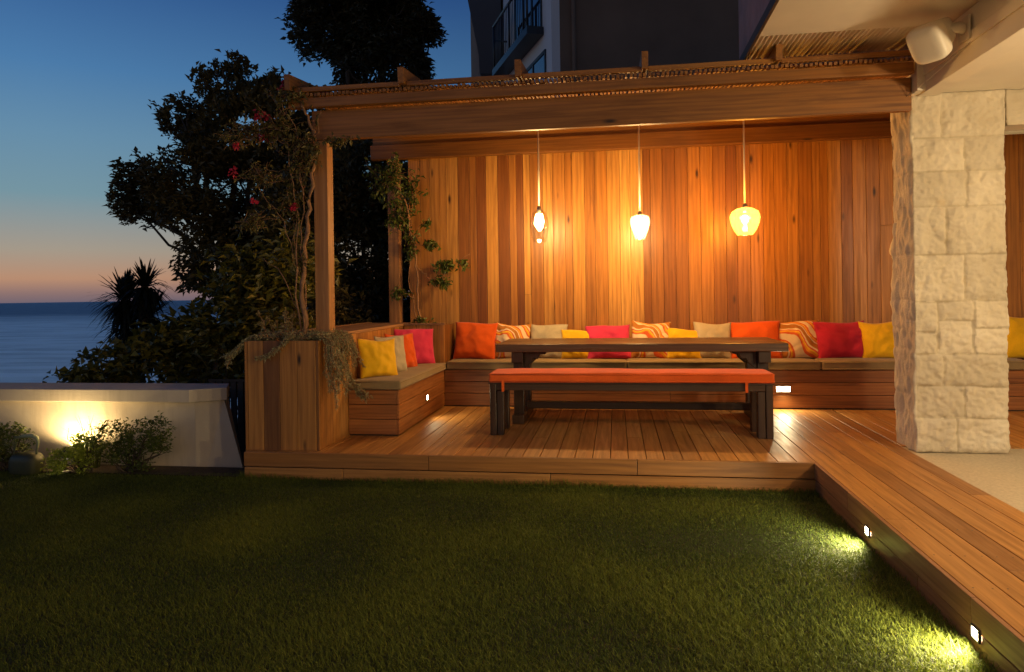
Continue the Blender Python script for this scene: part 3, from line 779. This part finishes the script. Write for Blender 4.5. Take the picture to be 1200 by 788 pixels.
stone_band('stone_lintel', 2.80, 5.2, 5.52, 5.90, 2.585, 2.842, .02, 9, False)
H('pillar_core', 2.20, 2.76, 5.55, 5.87, D, 2.841, 'render')
H('lintel_core', 2.76, 5.2, 5.56, 5.86, 2.61, 2.841, 'render')
H('fascia_beam', 2.20, 2.34, -3, 5.50, 2.815, 3.149, 'render', .004)
H('fascia_ledge', 2.185, 2.199, -3, 5.48, 2.93, 3.00, 'render', .003)
H('patio_ceiling', 2.342, 8, -3, 6.4, 2.845, 3.149, 'render')
H('soffit_slab', .985, 8, -3, 4.98, 3.15, 3.30, 'render', .004)
H('wall_end', 2.145, 2.20, 5.36, 5.50, 2.825, 3.149, 'render')
m = MB(); nx_ = 260; V = []; F = []
for i in range(nx_ + 1):
    x_ = 1.0 + 1.6 * i / nx_; zz = 3.185 + .009 * math.sin(x_ * 2 * math.pi / .032)
    V += [(x_ - 2.15, 4.6 - 5.5, zz - D), (x_ - 2.15, 5.62 - 5.5, zz + .02 - D)]
F = [(2 * i, 2 * i + 2, 2 * i + 3, 2 * i + 1) for i in range(nx_)]
m.add(V, F, .5, True); o = m.build('corrugated_sheet', M['render'], root); so = o.modifiers.new('s', 'SOLIDIFY'); so.thickness = .003
H('eave_trim', .965, .984, -3, 5.66, 3.135, 3.20, 'fence')
m = MB(); y = -3
while y < 5.62: m.box(.97 - 2.15, .99 - 2.15, y - 5.5, y + .112 - 5.5, 3.205 - D, 7 - D); y += .115
m.build('upper_cladding', plain('purple_brown_cladding', (.34, .20, .18), .7, nvar=.15), root)
H('upper_wall', .995, 8, -3, 5.6, 3.31, 7, 'n_dark')
# thin conduit running up to the speaker
m = MB(); m.tube([(2.10 - 2.15, 5.47 - 5.5, 2.80 - D), (2.17 - 2.15, 5.2 - 5.5, 2.87 - D), (2.185 - 2.15, 4.7 - 5.5, 2.93 - D)], .003, 6); m.build('cable', M['cord'], root)

# speaker
root = empty('outdoor_speaker', (2.185, 4.72, 3.0)); tag(root, 'white wall speaker on a bracket high beside the stone pillar', 'speaker')
Ms = Vector((-.62, -.45, -.55)).to_track_quat('X', 'Z').to_matrix(); SC = Vector((-.185, 0, -.015))
def super_box(c, a, b, d, e, M3, rnd=.5, taper=0):
    V = []; F = []; nu, nv = 40, 20
    def sg(t, p): return math.copysign(abs(t) ** p, t)
    for j in range(nv + 1):
        ph = -math.pi / 2 + math.pi * j / nv
        for i in range(nu):
            th_ = 2 * math.pi * i / nu
            x = sg(math.cos(ph), e) * sg(math.cos(th_), e); y = sg(math.cos(ph), e) * sg(math.sin(th_), e); z = sg(math.sin(ph), e)
            k_ = 1 - taper * (-x + 1) / 2
            V.append(Vector(c) + M3 @ Vector((a * x, b * y * k_, d * z * k_)))
    F = [(j * nu + i, j * nu + (i + 1) % nu, (j + 1) * nu + (i + 1) % nu, (j + 1) * nu + i) for j in range(nv) for i in range(nu)]
    return V, F
m = MB(); V, F = super_box(SC, .135, .105, .113, .42, Ms, taper=.40); m.add(V, F, .5, True); m.build('cabinet', M['white_plastic'], root)
m = MB(); V, F = super_box(SC + Ms @ Vector((.085, 0, 0)), .062, .109, .117, .5, Ms); m.add(V, F, .5, True); m.build('grille', plain('speaker_grille', (.70, .64, .52), .45, nvar=.03, bump=0), root)
m = MB(); m.tube([(-.004, .03, .03), (-.06, .0, .035), (-.13, -.02, .02), (-.20, -.10, -.03)], [.034, .034, .03, .022], 12); m.box(-.012, .0, -.04, .10, -.05, .10); m.build('bracket', M['white_plastic'], root, bevel=.003)
# ------------------------------------------------------------------ neighbouring house
a_ = R(24.1); root = empty('neighbouring_house', (-1.124, 13.0, -4), a_); tag(root, 'dark multi storey house beyond the pergola with a white corner and balcony', 'house')
def Nb(name, x0, x1, y0, y1, z0, z1, mat, bevel=0, parent=None):
    m = MB(); m.box(x0, x1, y0, y1, z0 + 4, z1 + 4); return m.build(name, M[mat], parent or root, bevel=bevel)
Nb('side_wall', 0, .25, .001, 3.35, -4, 12, 'n_white'); Nb('front_wall', .16, 9, -.03, .0, -4, 12, 'n_dark')
Nb('corner', -.004, .158, -.034, .0, -4, 12, 'n_white')
Nb('main_block', .252, 9, .002, 8, -4, 12, 'n_dark')
m = MB(); m.tube([(.42, -.07, 0), (.42, -.07, 16)], .04, 10); m.build('downpipe', M['n_dark'], root)
def window(x, y0, y1, z0, z1, n_=2):
    fr = empty('window', (0, 0, 0)); fr.parent = root
    m = MB(); t_ = .06
    m.box(x - .03, x, y0, y1, z1 + 4 - t_, z1 + 4); m.box(x - .03, x, y0, y1, z0 + 4, z0 + 4 + t_)
    for q in range(n_ + 1):
        yy = y0 + (y1 - y0 - t_) * q / n_; m.box(x - .028, x + .002, yy, yy + t_, z0 + 4 + t_, z1 + 4 - t_)
    m.build('frame', M['rail'], fr); m = MB(); m.box(x - .012, x - .004, y0 + .01, y1 - .01, z0 + 4 + .01, z1 + 4 - .01); m.build('pane', M['glass'], fr)
window(0, .30, 1.9, 4.6, 6.08, 2)
window(0, .5, 2.35, 6.56, 9.0, 3)
bal = empty('balcony', (0, 0, 0)); bal.parent = root
Nb('slab', -.34, -.005, .42, 3.15, 6.40, 6.55, 'rail', parent=bal)
m = MB(); m.tube([(-.31, .45, 11.52), (-.31, 3.1, 11.52)], .03, 8)
for q in range(3): m.tube([(-.31, .5 + q * 1.28, 10.55), (-.31, .5 + q * 1.28, 11.52)], .025, 6)
for q in range(22): m.tube([(-.31, .55 + q * .118, 10.56), (-.31, .55 + q * .118, 11.5)], .008, 5)
m.tube([(-.31, 3.08, 11.2), (0, 3.08, 11.2)], .02, 6); m.build('railing', M['rail'], bal)
m = MB(); m.prism([(-.62, 6.90), (.2, 6.86), (.2, 10.5), (-1.35, 10.5), (-.66, 7.35)], 'y', 0, 0); 
fin = MB(); fin.prism([(-3.256, 6.90 + 4), (-2.70, 6.875 + 4), (-2.70, 15), (-3.95, 15), (-3.271, 7.35 + 4)], 'y', 17, 17.4)
fo = fin.build('roof_wing', M['n_soffit'], root); fo.matrix_parent_inverse = Matrix.Rotation(-a_, 4, 'Z') @ Matrix.Translation((1.124, -13.0, 0))

# ------------------------------------------------------------------ white garden wall and fence
root = empty('garden_wall', (-3.5, 5.4, 0)); tag(root, 'low white rendered garden wall with projecting coping and sloped end', 'wall')
m = MB(); m.box(-7.5, .0, .004, .30, -.3, .555); m.build('wall_body', M['white_wall'], root, bevel=.004)
def hexa(b, t_):
    m = MB(); n_ = len(b); return m.add(b + t_, [tuple(range(n_ - 1, -1, -1)), tuple(range(n_, 2 * n_))] + [(i, (i + 1) % n_, (i + 1) % n_ + n_, i + n_) for i in range(n_)])
hexa([(.001, .004, -.3), (.46, .075, -.3), (.30, .30, -.3), (.001, .30, -.3)], [(.001, .004, .555), (.20, .11, .555), (.12, .30, .555), (.001, .30, .555)]).build('sloped_end', M['white_wall'], root)
hexa([(-7.5, -.06, .557), (-.012, -.06, .557), (.232, .10, .557), (.10, .36, .557), (-7.5, .36, .557)], [(-7.5, -.06, .665), (-.012, -.06, .665), (.232, .10, .665), (.10, .36, .665), (-7.5, .36, .665)]).build('coping', M['white_wall'], root, bevel=.006)
root = empty('slat_fence', (-3.5, 6.5, 0)); tag(root, 'dark vertical slat fence between the white wall and the planter', 'fence')
m = MB()
for q in range(14): m.box(-.55 + q * .075, -.55 + q * .075 + .058, 0, .02, -.4, .585)
m.build('slats', M['fence'], root)
m = MB(); m.box(-.56, .52, -.004, .026, .587, .61); m.box(-.56, .52, .022, .05, .1, .16); m.build('rail', M['fence'], root)

# ------------------------------------------------------------------ flower bed: shrubs, spot, box
def shrub(name, base, ells, n, size, mat, label, cat='shrub', k=5, stems=8, width=.5, group=None, hole=-.25, sz_droop=.2):
    b = Vector(base); root = empty(name, b); tag(root, label, cat, group)
    mb = MB()
    for c, r in ells:
        for q in range(stems):
            e = Vector([c[i] + random.uniform(-.8, .8) * r[i] for i in range(3)]) - b
            branch(mb, (random.gauss(0, .03), random.gauss(0, .02), 0), e, .008, .002, .2, 5, 6)
    mb.build('stem', M['bark'], root)
    P_ = crown_points([((c[0] - b.x, c[1] - b.y, c[2] - b.z), r) for c, r in ells], n, hole, 5)
    C, D_ = rosettes(P_, k, size * .5); foliage('foliage', C, D_, size, mat, root, width, sz_droop)
    return root
shrub('garden_shrub', (-3.95, 5.2, 0), [((-4.10, 5.2, .25), (.20, .12, .19)), ((-3.88, 5.2, .22), (.26, .13, .22)), ((-3.70, 5.2, .30), (.12, .10, .17))], 700, .032, M['leaf_shrub'], 'dark leafy low shrub in front of the white wall right of the bright spotlight')
shrub('garden_shrub', (-4.33, 5.16, 0), [((-4.42, 5.08, .10), (.20, .07, .12)), ((-4.34, 5.16, .2), (.12, .05, .13)), ((-4.5, 5.24, .26), (.06, .04, .14))], 420, .035, leafmat('bright_leaf', (.18, .26, .02), (.42, .48, .05)), 'low yellow green plant lit by the spotlight')
shrub('garden_shrub', (-5.0, 5.15, 0), [((-5.0, 5.15, .22), (.18, .1, .2)), ((-5.25, 5.15, .2), (.2, .12, .25))], 450, .035, M['leaf_shrub'], 'dark shrub at the left picture edge beside the green garden box')
root = empty('garden_spotlight', (-4.54, 5.19, -.05)); tag(root, 'bright garden spotlight among plants shining up the white wall', 'spotlight')
m = MB(); m.tube([(0, 0, 0), (0, 0, .16)], .008, 8); m.build('spike', M['rail'], root)
Mt = Matrix.Rotation(R(-28), 3, 'X')
m = MB(); m.tube([Vector((0, 0, .16)), Vector((0, 0, .16)) + Mt @ Vector((0, 0, .09))], [.028, .04], 18, caps=False); m.build('housing', M['rail'], root)
m = MB(); c_ = Vector((0, 0, .16)) + Mt @ Vector((0, 0, .085)); m.tube([c_ - Mt @ Vector((0, 0, .01)), c_], [.037, .038], 18); m.build('lens', emit('spot_glow', (1, .82, .45), 110), root)
lamp('spot_lamp', c_ + Mt @ Vector((0, 0, .02)), 34, (1, .72, .33), .02, 'SPOT', (-.0, .35, .8), R(165), .4, root)
root = empty('strap_plant', (-4.44, 5.26, 0)); tag(root, 'thin upright strap leaves between the bright spotlight and the white wall', 'plant')
V = []; F = []; rn = []
for q in range(26):
    a = random.uniform(-.95, .75); L = random.uniform(.22, .48); bx_ = random.uniform(-.05, .12); w_ = random.uniform(.004, .009); yy = random.uniform(-.02, .06); n0 = len(V)
    for k_ in range(6):
        u_ = k_ / 5; X_c = bx_ + math.sin(a * u_ * 1.1) * L * u_; Z_c = math.cos(a * u_ * .8) * L * u_; ww = w_ * (1 - u_ ** 2) + .0006
        V += [(X_c - ww, yy + .05 * u_, Z_c), (X_c + ww, yy + .05 * u_, Z_c)]
    F += [(n0 + 2 * k_, n0 + 2 * k_ + 1, n0 + 2 * k_ + 3, n0 + 2 * k_ + 2) for k_ in range(5)]; rn += [random.random()] * 5
np_mesh('leaves', np.array(V), np.array(F), M['leaf_shrub'], np.array(rn), root)
root = empty('garden_box', (-4.83, 5.12, 0)); root.scale = (.85, .85, .85); tag(root, 'rounded dark green garden box with a pale arched handle at the bed edge', 'garden box')
m = MB(); V, F = super_box((0, 0, .075), .15, .10, .13, .6, Matrix.Identity(3)); m.add(V, F, .5, True); m.build('body', M['green_plastic'], root)
m = MB(); m.tube([(.10, 0, .17), (.125, 0, .30), (.115, 0, .345), (.06, 0, .365), (-.03, 0, .36), (-.12, 0, .345), (-.135, 0, .17)], [.010, .012, .017, .020, .020, .018, .010], 10); m.build('handle', plain('pale_green_plastic', (.28, .32, .20), .4, bump=0), root)

# ------------------------------------------------------------------ planter plants
# trailing plant
root = empty('trailing_plant', (-2.6, 5.3, 1.03)); tag(root, 'grey green trailing plant spilling over the front of the planter', 'plant')
mb = MB(); CC = []; DD = []
def strand(pts, n_=10, spread=.02, rad=.004, dens=36):
    vp = [Vector(p) for p in pts]; fine = []
    for a, b in zip(vp, vp[1:]):
        for q in range(6): fine.append(a.lerp(b, q / 6) + Vector([random.gauss(0, .006) for _ in range(3)]))
    fine.append(vp[-1]); mb.tube(fine, rad, 5)
    for a, b in zip(fine, fine[1:]):
        t_ = (b - a).normalized() if (b - a).length > 0 else Vector((0, 0, -1))
        for q in range(max(2, int((b - a).length * dens * 10))):
            p = a.lerp(b, random.random()) + Vector([random.gauss(0, spread * .3) for _ in range(3)])
            d = t_ * random.uniform(.3, 1) + Vector([random.gauss(0, .8) for _ in range(3)]); CC.append(p); DD.append(d)
o_ = Vector((-2.6, 5.3, 1.03))
def rel(*pts): return [Vector(p) - o_ for p in pts]
for q in range(32):        # curtain at the right corner of the planter
    x = -2.30 + random.uniform(-.01, .07); y = random.uniform(5.22, 5.70); L = random.uniform(.1, .52) * (1.0 if y < 5.55 else .6)
    strand(rel((x - .3, y, 1.07), (x - .08, y, 1.12), (x + .02, y, 1.07), (x + .035, y + random.gauss(0, .03), 1.07 - L * .5), (x + .05 + random.uniform(0, .05), y + random.gauss(0, .04), 1.07 - L)))
for q in range(5): strand(rel((-2.28, 5.6, .9), (-2.22, 5.62, .72), (-2.15 + .05 * q * .4, 5.6, .60), (-2.05 + random.uniform(-.06, .04), 5.55, .57 + random.uniform(-.03, .03))))
strand(rel((-2.5, 5.3, 1.07), (-2.56, 5.2, 1.12), (-2.62, 5.17, 1.02), (-2.70, 5.15, .955), (-2.80, 5.13, .94)), dens=50)
strand(rel((-2.5, 5.3, 1.07), (-2.55, 5.2, 1.10), (-2.61, 5.17, 1.03), (-2.70, 5.15, .965), (-2.76, 5.13, .935)), dens=50)
for q in range(7): strand(rel((-2.8, 5.35, 1.07), (-2.90, 5.25, 1.10), (-2.96, 5.2, 1.04), (-3.02, 5.18, .98), (-3.08 + random.uniform(-.03, .05), 5.17, .92 + random.uniform(-.06, .05))))
for q in range(60):
    x, y = random.uniform(-2.88, -2.33), random.uniform(5.24, 5.75)
    strand(rel((x, y, 1.03), (x + random.gauss(0, .03), y + random.gauss(0, .03), 1.09), (x + random.gauss(0, .06), y + random.gauss(0, .05), 1.10 + random.uniform(0, .05))))
mb.build('stem', M['twig'], root)
foliage('foliage', np.array(CC), np.array(DD), .024, M['leaf_trail'], root, .32, .1)
root = empty('dry_flower_plant', (-2.72, 5.42, 1.03)); tag(root, 'plant with brown dried flower heads in the front of the planter', 'plant')
mb = MB(); CC = []; DD = []; HC = []; HD = []
for q in range(14):
    e = Vector((random.uniform(-.2, .2), random.uniform(-.14, .1), random.uniform(.12, .27))); pts = branch(mb, (e.x * .4, e.y * .4, 0), e, .003, .002, .1, 5, 5)
    HC = []; HD = []
    for r_ in range(26): HC.append(e + Vector([random.gauss(0, .008) for _ in range(3)])); HD.append(Vector([random.gauss(0, 1) for _ in range(3)]))
    foliage('flower_head', np.array(HC), np.array(HD), .024, M['dry'], root, .6)
    for r_ in range(12): CC.append(pts[random.randint(0, 3)]); DD.append(Vector([random.gauss(0, 1) for _ in range(3)]))
mb.build('stem', M['twig'], root); foliage('foliage', np.array(CC), np.array(DD), .045, M['leaf_trail'], root, .3)

# ------------------------------------------------------------------ climbers
def climber(name, base, stems, clumps, label, leaf=.045, mat='leaf_boug', n=60, flowers=(), stem_r=.007):
    b = Vector(base); root = empty(name, b); tag(root, label, 'climber')
    mb = MB()
    for st, r_ in stems:
        v = [Vector(p) - b for p in st]; fine = []
        for a, c in zip(v, v[1:]):
            for q in range(6): fine.append(a.lerp(c, q / 6) + Vector([random.gauss(0, .010) for _ in range(3)]))
        fine.append(v[-1]); mb.tube(fine, [r_ * (1 - .6 * i / len(fine)) for i in range(len(fine))], 6)
    C = []; D_ = []
    for c, r, m_ in clumps:
        c = Vector(c) - b
        for q in range(max(1, m_ // 6)):
            e = c + Vector([random.gauss(0, .5) * r[i] for i in range(3)])
            s0 = c + Vector([random.gauss(0, .3) * r[i] for i in range(3)])
            pts = branch(mb, s0, e, .003, .001, .25, 4, 5)
            for k_ in range(9):
                p = pts[random.randint(1, 4)] + Vector([random.gauss(0, .012) for _ in range(3)]); C.append(p); D_.append(Vector([random.gauss(0, 1), random.gauss(0, 1), random.gauss(-.5, .8)]))
    mb.build('stem', M['twig'], root)
    foliage('foliage', np.array(C), np.array(D_), leaf, M[mat], root, .55)
    if flowers:
        for c, s_, m_ in flowers:
            FC = []; FD = []
            for q in range(m_): FC.append(Vector(c) - b + Vector([random.gauss(0, s_ * .55) for _ in range(3)])); FD.append(Vector([random.gauss(0, 1) for _ in range(3)]))
            foliage('flower_cluster', np.array(FC), np.array(FD), .038, M['flower'], root, .8)
    return root
Y = 5.36
climber('bougainvillea', (-2.55, Y, 1.03),
    [([(-2.50, Y, 1.03), (-2.51, Y, 1.5), (-2.46, Y, 2.0), (-2.41, Y, 2.4), (-2.40, Y, 2.75), (-2.5, Y, 3.0)], .022),
     ([(-2.52, Y, 1.03), (-2.56, Y - .02, 1.6), (-2.54, Y, 2.1), (-2.62, Y, 2.6), (-2.66, Y, 3.05)], .008),
     ([(-2.49, Y, 1.03), (-2.50, Y, 1.7), (-2.50, Y, 2.3), (-2.55, Y, 2.8), (-2.75, Y, 3.05)], .007),
     ([(-2.40, Y - .03, 2.5), (-2.36, Y - .05, 2.72), (-2.30, Y - .08, 2.90)], .006),
     ([(-2.52, Y, 1.6), (-2.7, Y, 2.1), (-2.95, Y, 2.4)], .005), ([(-2.5, Y, 1.2), (-2.68, Y, 1.6), (-2.9, Y + .1, 1.75)], .005),
     ([(-2.55, Y, 2.6), (-2.8, Y, 2.75), (-3.1, Y, 2.7)], .005)],
    [((-2.52, Y, 2.55), (.14, .08, .30), 330), ((-2.72, Y, 2.80), (.26, .1, .18), 330), ((-3.0, Y + .05, 2.78), (.28, .1, .14), 200), ((-2.40, Y - .04, 2.62), (.10, .06, .16), 130),
     ((-2.2, Y - .06, 2.66), (.16, .04, .05), 60), ((-2.85, Y, 2.42), (.25, .1, .14), 150), ((-2.62, Y, 2.2), (.12, .08, .22), 120), ((-2.9, Y, 2.05), (.25, .1, .12), 120),
     ((-2.55, Y, 1.75), (.08, .06, .3), 90), ((-2.62, Y, 3.05), (.22, .12, .09), 200), ((-2.45, Y + .2, 3.12), (.3, .15, .07), 160)],
    'tall bougainvillea climbing the front pergola post with red flowers', flowers=[((-2.86, Y - .02, 2.90), .03, 26), ((-2.80, Y, 2.895), .022, 16), ((-3.07, Y, 2.67), .02, 18), ((-2.83, Y, 2.72), .03, 16), ((-2.93, Y, 2.21), .018, 14),
     ((-2.65, Y, 3.13), .03, 26), ((-2.56, Y - .02, 2.15), .02, 24), ((-2.36, Y + .1, 3.10), .04, 30), ((-2.18, Y + .2, 3.06), .04, 26), ((-3.1, Y, 2.45), .02, 12)])
Y = 7.72
climber('wall_climber', (-2.25, Y, 1.05),
    [([(-2.20, Y, 1.05), (-2.24, Y, 1.5), (-2.27, Y, 2.0), (-2.33, Y - .1, 2.5), (-2.45, Y - .3, 2.85)], .013),
     ([(-2.24, Y, 1.05), (-2.33, Y, 1.6), (-2.30, Y, 2.2), (-2.4, Y, 2.7)], .006),
     ([(-2.25, Y, 1.75), (-2.12, Y, 1.62), (-1.98, Y, 1.58), (-1.86, Y, 1.72), (-1.62, Y, 1.88)], .005),
     ([(-2.26, Y, 2.0), (-2.14, Y, 1.98), (-1.98, Y, 2.03)], .005), ([(-2.27, Y, 1.4), (-2.4, Y, 1.45), (-2.5, Y, 1.55)], .005), ([(-2.27, Y, 2.1), (-2.15, Y, 2.25), (-2.08, Y, 2.3)], .004)],
    [((-2.45, Y - .3, 2.75), (.22, .12, .24), 330), ((-2.42, Y - .1, 2.35), (.20, .1, .25), 260), ((-2.27, Y, 2.6), (.14, .05, .25), 150), ((-2.3, Y, 2.0), (.1, .05, .2), 80), ((-2.08, Y, 2.0), (.10, .03, .06), 70),
     ((-1.90, Y, 1.74), (.17, .03, .07), 100), ((-1.95, Y, 1.57), (.14, .03, .10), 90), ((-1.68, Y, 1.80), (.08, .02, .06), 30), ((-2.45, Y, 1.45), (.12, .04, .08), 60), ((-2.2, Y, 1.15), (.12, .04, .06), 40), ((-2.12, Y, 2.25), (.06, .03, .05), 30)],
    'leafy climber rising at the left end of the cedar wall with a side sprig', .06, 'leaf_shrub')

# ------------------------------------------------------------------ trees and bushes behind
tree('broadleaf_tree', (-6.2, 11, -1.5), [((-6.45, 11, 5.0), (.55, .6, .55)), ((-5.6, 11, 4.6), (.5, .6, .55)), ((-7.35, 11, 4.55), (.35, .4, .4)), ((-6.0, 11, 4.0), (1.1, 1, .8)), ((-7.6, 11, 3.4), (.85, .8, .65)), ((-6.6, 10.8, 3.2), (1.1, 1, .9)),
     ((-5.4, 11, 3.0), (1.2, 1.1, 1.2)), ((-6.2, 10.8, 2.0), (.9, 1, .9)), ((-5.3, 11, 1.4), (1.2, 1, 1.0)), ((-8.0, 11, 3.1), (.5, .6, .45)), ((-7.0, 11, 4.0), (.4, .5, .35)), ((-4.6, 11, 3.9), (.6, .7, .8))],
     7500, 8, 'x', .115, M['leaf_tree'], 'large dark broadleaf tree left of the pergola post', hole=-.12, hs=1.6, fork=(-6.1, 11, 1.2), trunk_r=.15, width=.55)
tree('tall_tree', (-5.2, 15, -3), [((-5.6, 15, 8.6), (1.4, 1.2, 1.3)), ((-4.85, 15, 7.6), (.75, .9, .75)), ((-4.1, 15, 7.35), (.40, .5, .42)), ((-6.1, 15, 7.5), (1.1, 1, 1.0)), ((-5.2, 15, 6.6), (1.2, 1, .8)), ((-4.5, 15, 6.4), (.5, .8, .5)), ((-5.0, 15, 7.6), (1, 1, 1)), ((-6.5,15,8.2),(.6,.6,.8))],
     5000, 8, 'x', .14, M['leaf_far'], 'tall dark tree rising above the pergola roof against the sky', hole=-.3, hs=1.2, fork=(-5.2, 15, 4.5), trunk_r=.18)
tree('leafy_tree', (-3.6, 9.6, -1), [((-3.5, 9.6, 2.9), (.9, .7, .8)), ((-3.6, 9.6, 2.0), (1.0, .7, .9)), ((-3.2, 9.6, 1.3), (.9, .6, .7)), ((-4.4, 9.4, 1.5), (.8, .6, .8)), ((-4.5, 9.6, 2.6), (.7, .6, .7)), ((-2.9, 9.8, 2.5), (.5, .5, .7))],
     4200, 7, 'x', .11, M['leaf_tree'], 'dense dark tree directly behind the side planter under the pergola', hole=-.45, hs=1.4, fork=(-3.6, 9.6, .8), trunk_r=.1)
def bush(pos, ells, n, size, mat, label, name='bush', **kw):
    return shrub(name, pos, ells, n, size, mat, label, 'bush', k=7, stems=5, **kw)
bush((-4.0, 6.9, -.6), [((-3.85, 6.9, 1.55), (.42, .35, .40)), ((-3.5, 6.8, 1.25), (.40, .3, .40)), ((-4.1, 6.9, 1.1), (.45, .3, .35)), ((-3.7, 7.0, .8), (.6, .3, .4)), ((-4.3, 7, .75), (.35, .3, .35)), ((-3.3, 7.0, 1.75), (.35, .3, .35))], 800, .13, M['leaf_fig'], 'large leaved fig like bush glowing faintly left of the planter', width=.42)
bush((-5.3, 7.0, -.6), [((-5.55, 7, .62), (.42, .3, .25)), ((-5.9, 7, .50), (.22, .2, .14)), ((-5.0, 7, .75), (.5, .3, .35)), ((-4.7, 7.1, .95), (.35, .3, .35)), ((-5.35, 7, .85), (.2, .2, .15))], 420, .12, M['leaf_fig'], 'spreading bush with rounded leaves rising above the white wall coping', width=.6, hole=-.1)
bush((-4.4, 8.2, -.8), [((-4.6, 8.2, .7), (1.1, .4, .6)), ((-3.6, 8.0, .9), (.8, .4, .8)), ((-5.2, 8.2, .5), (.5, .4, .4))], 1100, .10, M['leaf_tree'], 'dark dense bush low behind the fence and the fig bush')
# spiky palm
root = empty('spiky_palm', (-6.9, 9.0, -1.2)); tag(root, 'spiky headed palm silhouetted against the sea', 'palm')
mb = MB(); 
heads = [((.02, 0, 2.62), .55), ((.30, .05, 2.80), .46), ((.34, .1, 2.40), .52), ((.05, 0, 2.25), .50), ((.30, .1, 1.95), .46)]
branch(mb, (.3, 0, -.3), (.2, 0, 1.4), .09, .08, .05, 8)
for (c, s_) in heads: branch(mb, (.2, 0, 1.4), c, .07, .05, .1, 8)
mb.build('trunk', M['bark'], root)
V = []; F = []; rn = []
for (c, s_) in heads:
    c = Vector(c)
    for q in range(170):
        az_ = random.uniform(0, 2 * math.pi); el = random.uniform(-1.2, 1.3); L = s_ * random.uniform(.75, 1.1)
        d = Vector((math.cos(az_) * math.cos(el), math.sin(az_) * math.cos(el), math.sin(el))); sd = d.cross(Vector((0, 0, 1))).normalized() * .02 * (s_ / .5)
        n0 = len(V); drp = random.uniform(.1, .45) * L * math.cos(el)
        V += [tuple(c - sd * .6), tuple(c + sd * .6), tuple(c + d * L * .5 + sd), tuple(c + d * L * .5 - sd), tuple(c + d * L * .85 + sd * .5 + Vector((0, 0, -drp * .6))), tuple(c + d * L * .85 - sd * .5 + Vector((0, 0, -drp * .6))), tuple(c + d * L + Vector((0, 0, -drp))), tuple(c + d * L + sd * .05 + Vector((0, 0, -drp)))]
        F += [(n0, n0 + 1, n0 + 2, n0 + 3), (n0 + 3, n0 + 2, n0 + 4, n0 + 5), (n0 + 5, n0 + 4, n0 + 7, n0 + 6)]; rn += [random.random()] * 3
np_mesh('crown', np.array(V), np.array(F), M['leaf_palm'], np.array(rn), root)

# ------------------------------------------------------------------ lights out of view (patio ceiling lamps, added front light)
lamp('patio_ceiling_lamp', (3.4, 3.2, 2.1), 135, (1, .75, .43), .12)
lamp('patio_ceiling_lamp', (3.4, .6, 2.1), 155, (1, .75, .43), .12)
lamp('added_front_light', (-1.0, -2.6, 2.4), 95, (1, .56, .20), .10)  # unseen light added behind the camera to brighten pergola front and pillar side
S.cycles.max_bounces = 8; S.cycles.transparent_max_bounces = 16; S.cycles.sample_clamp_indirect = 4
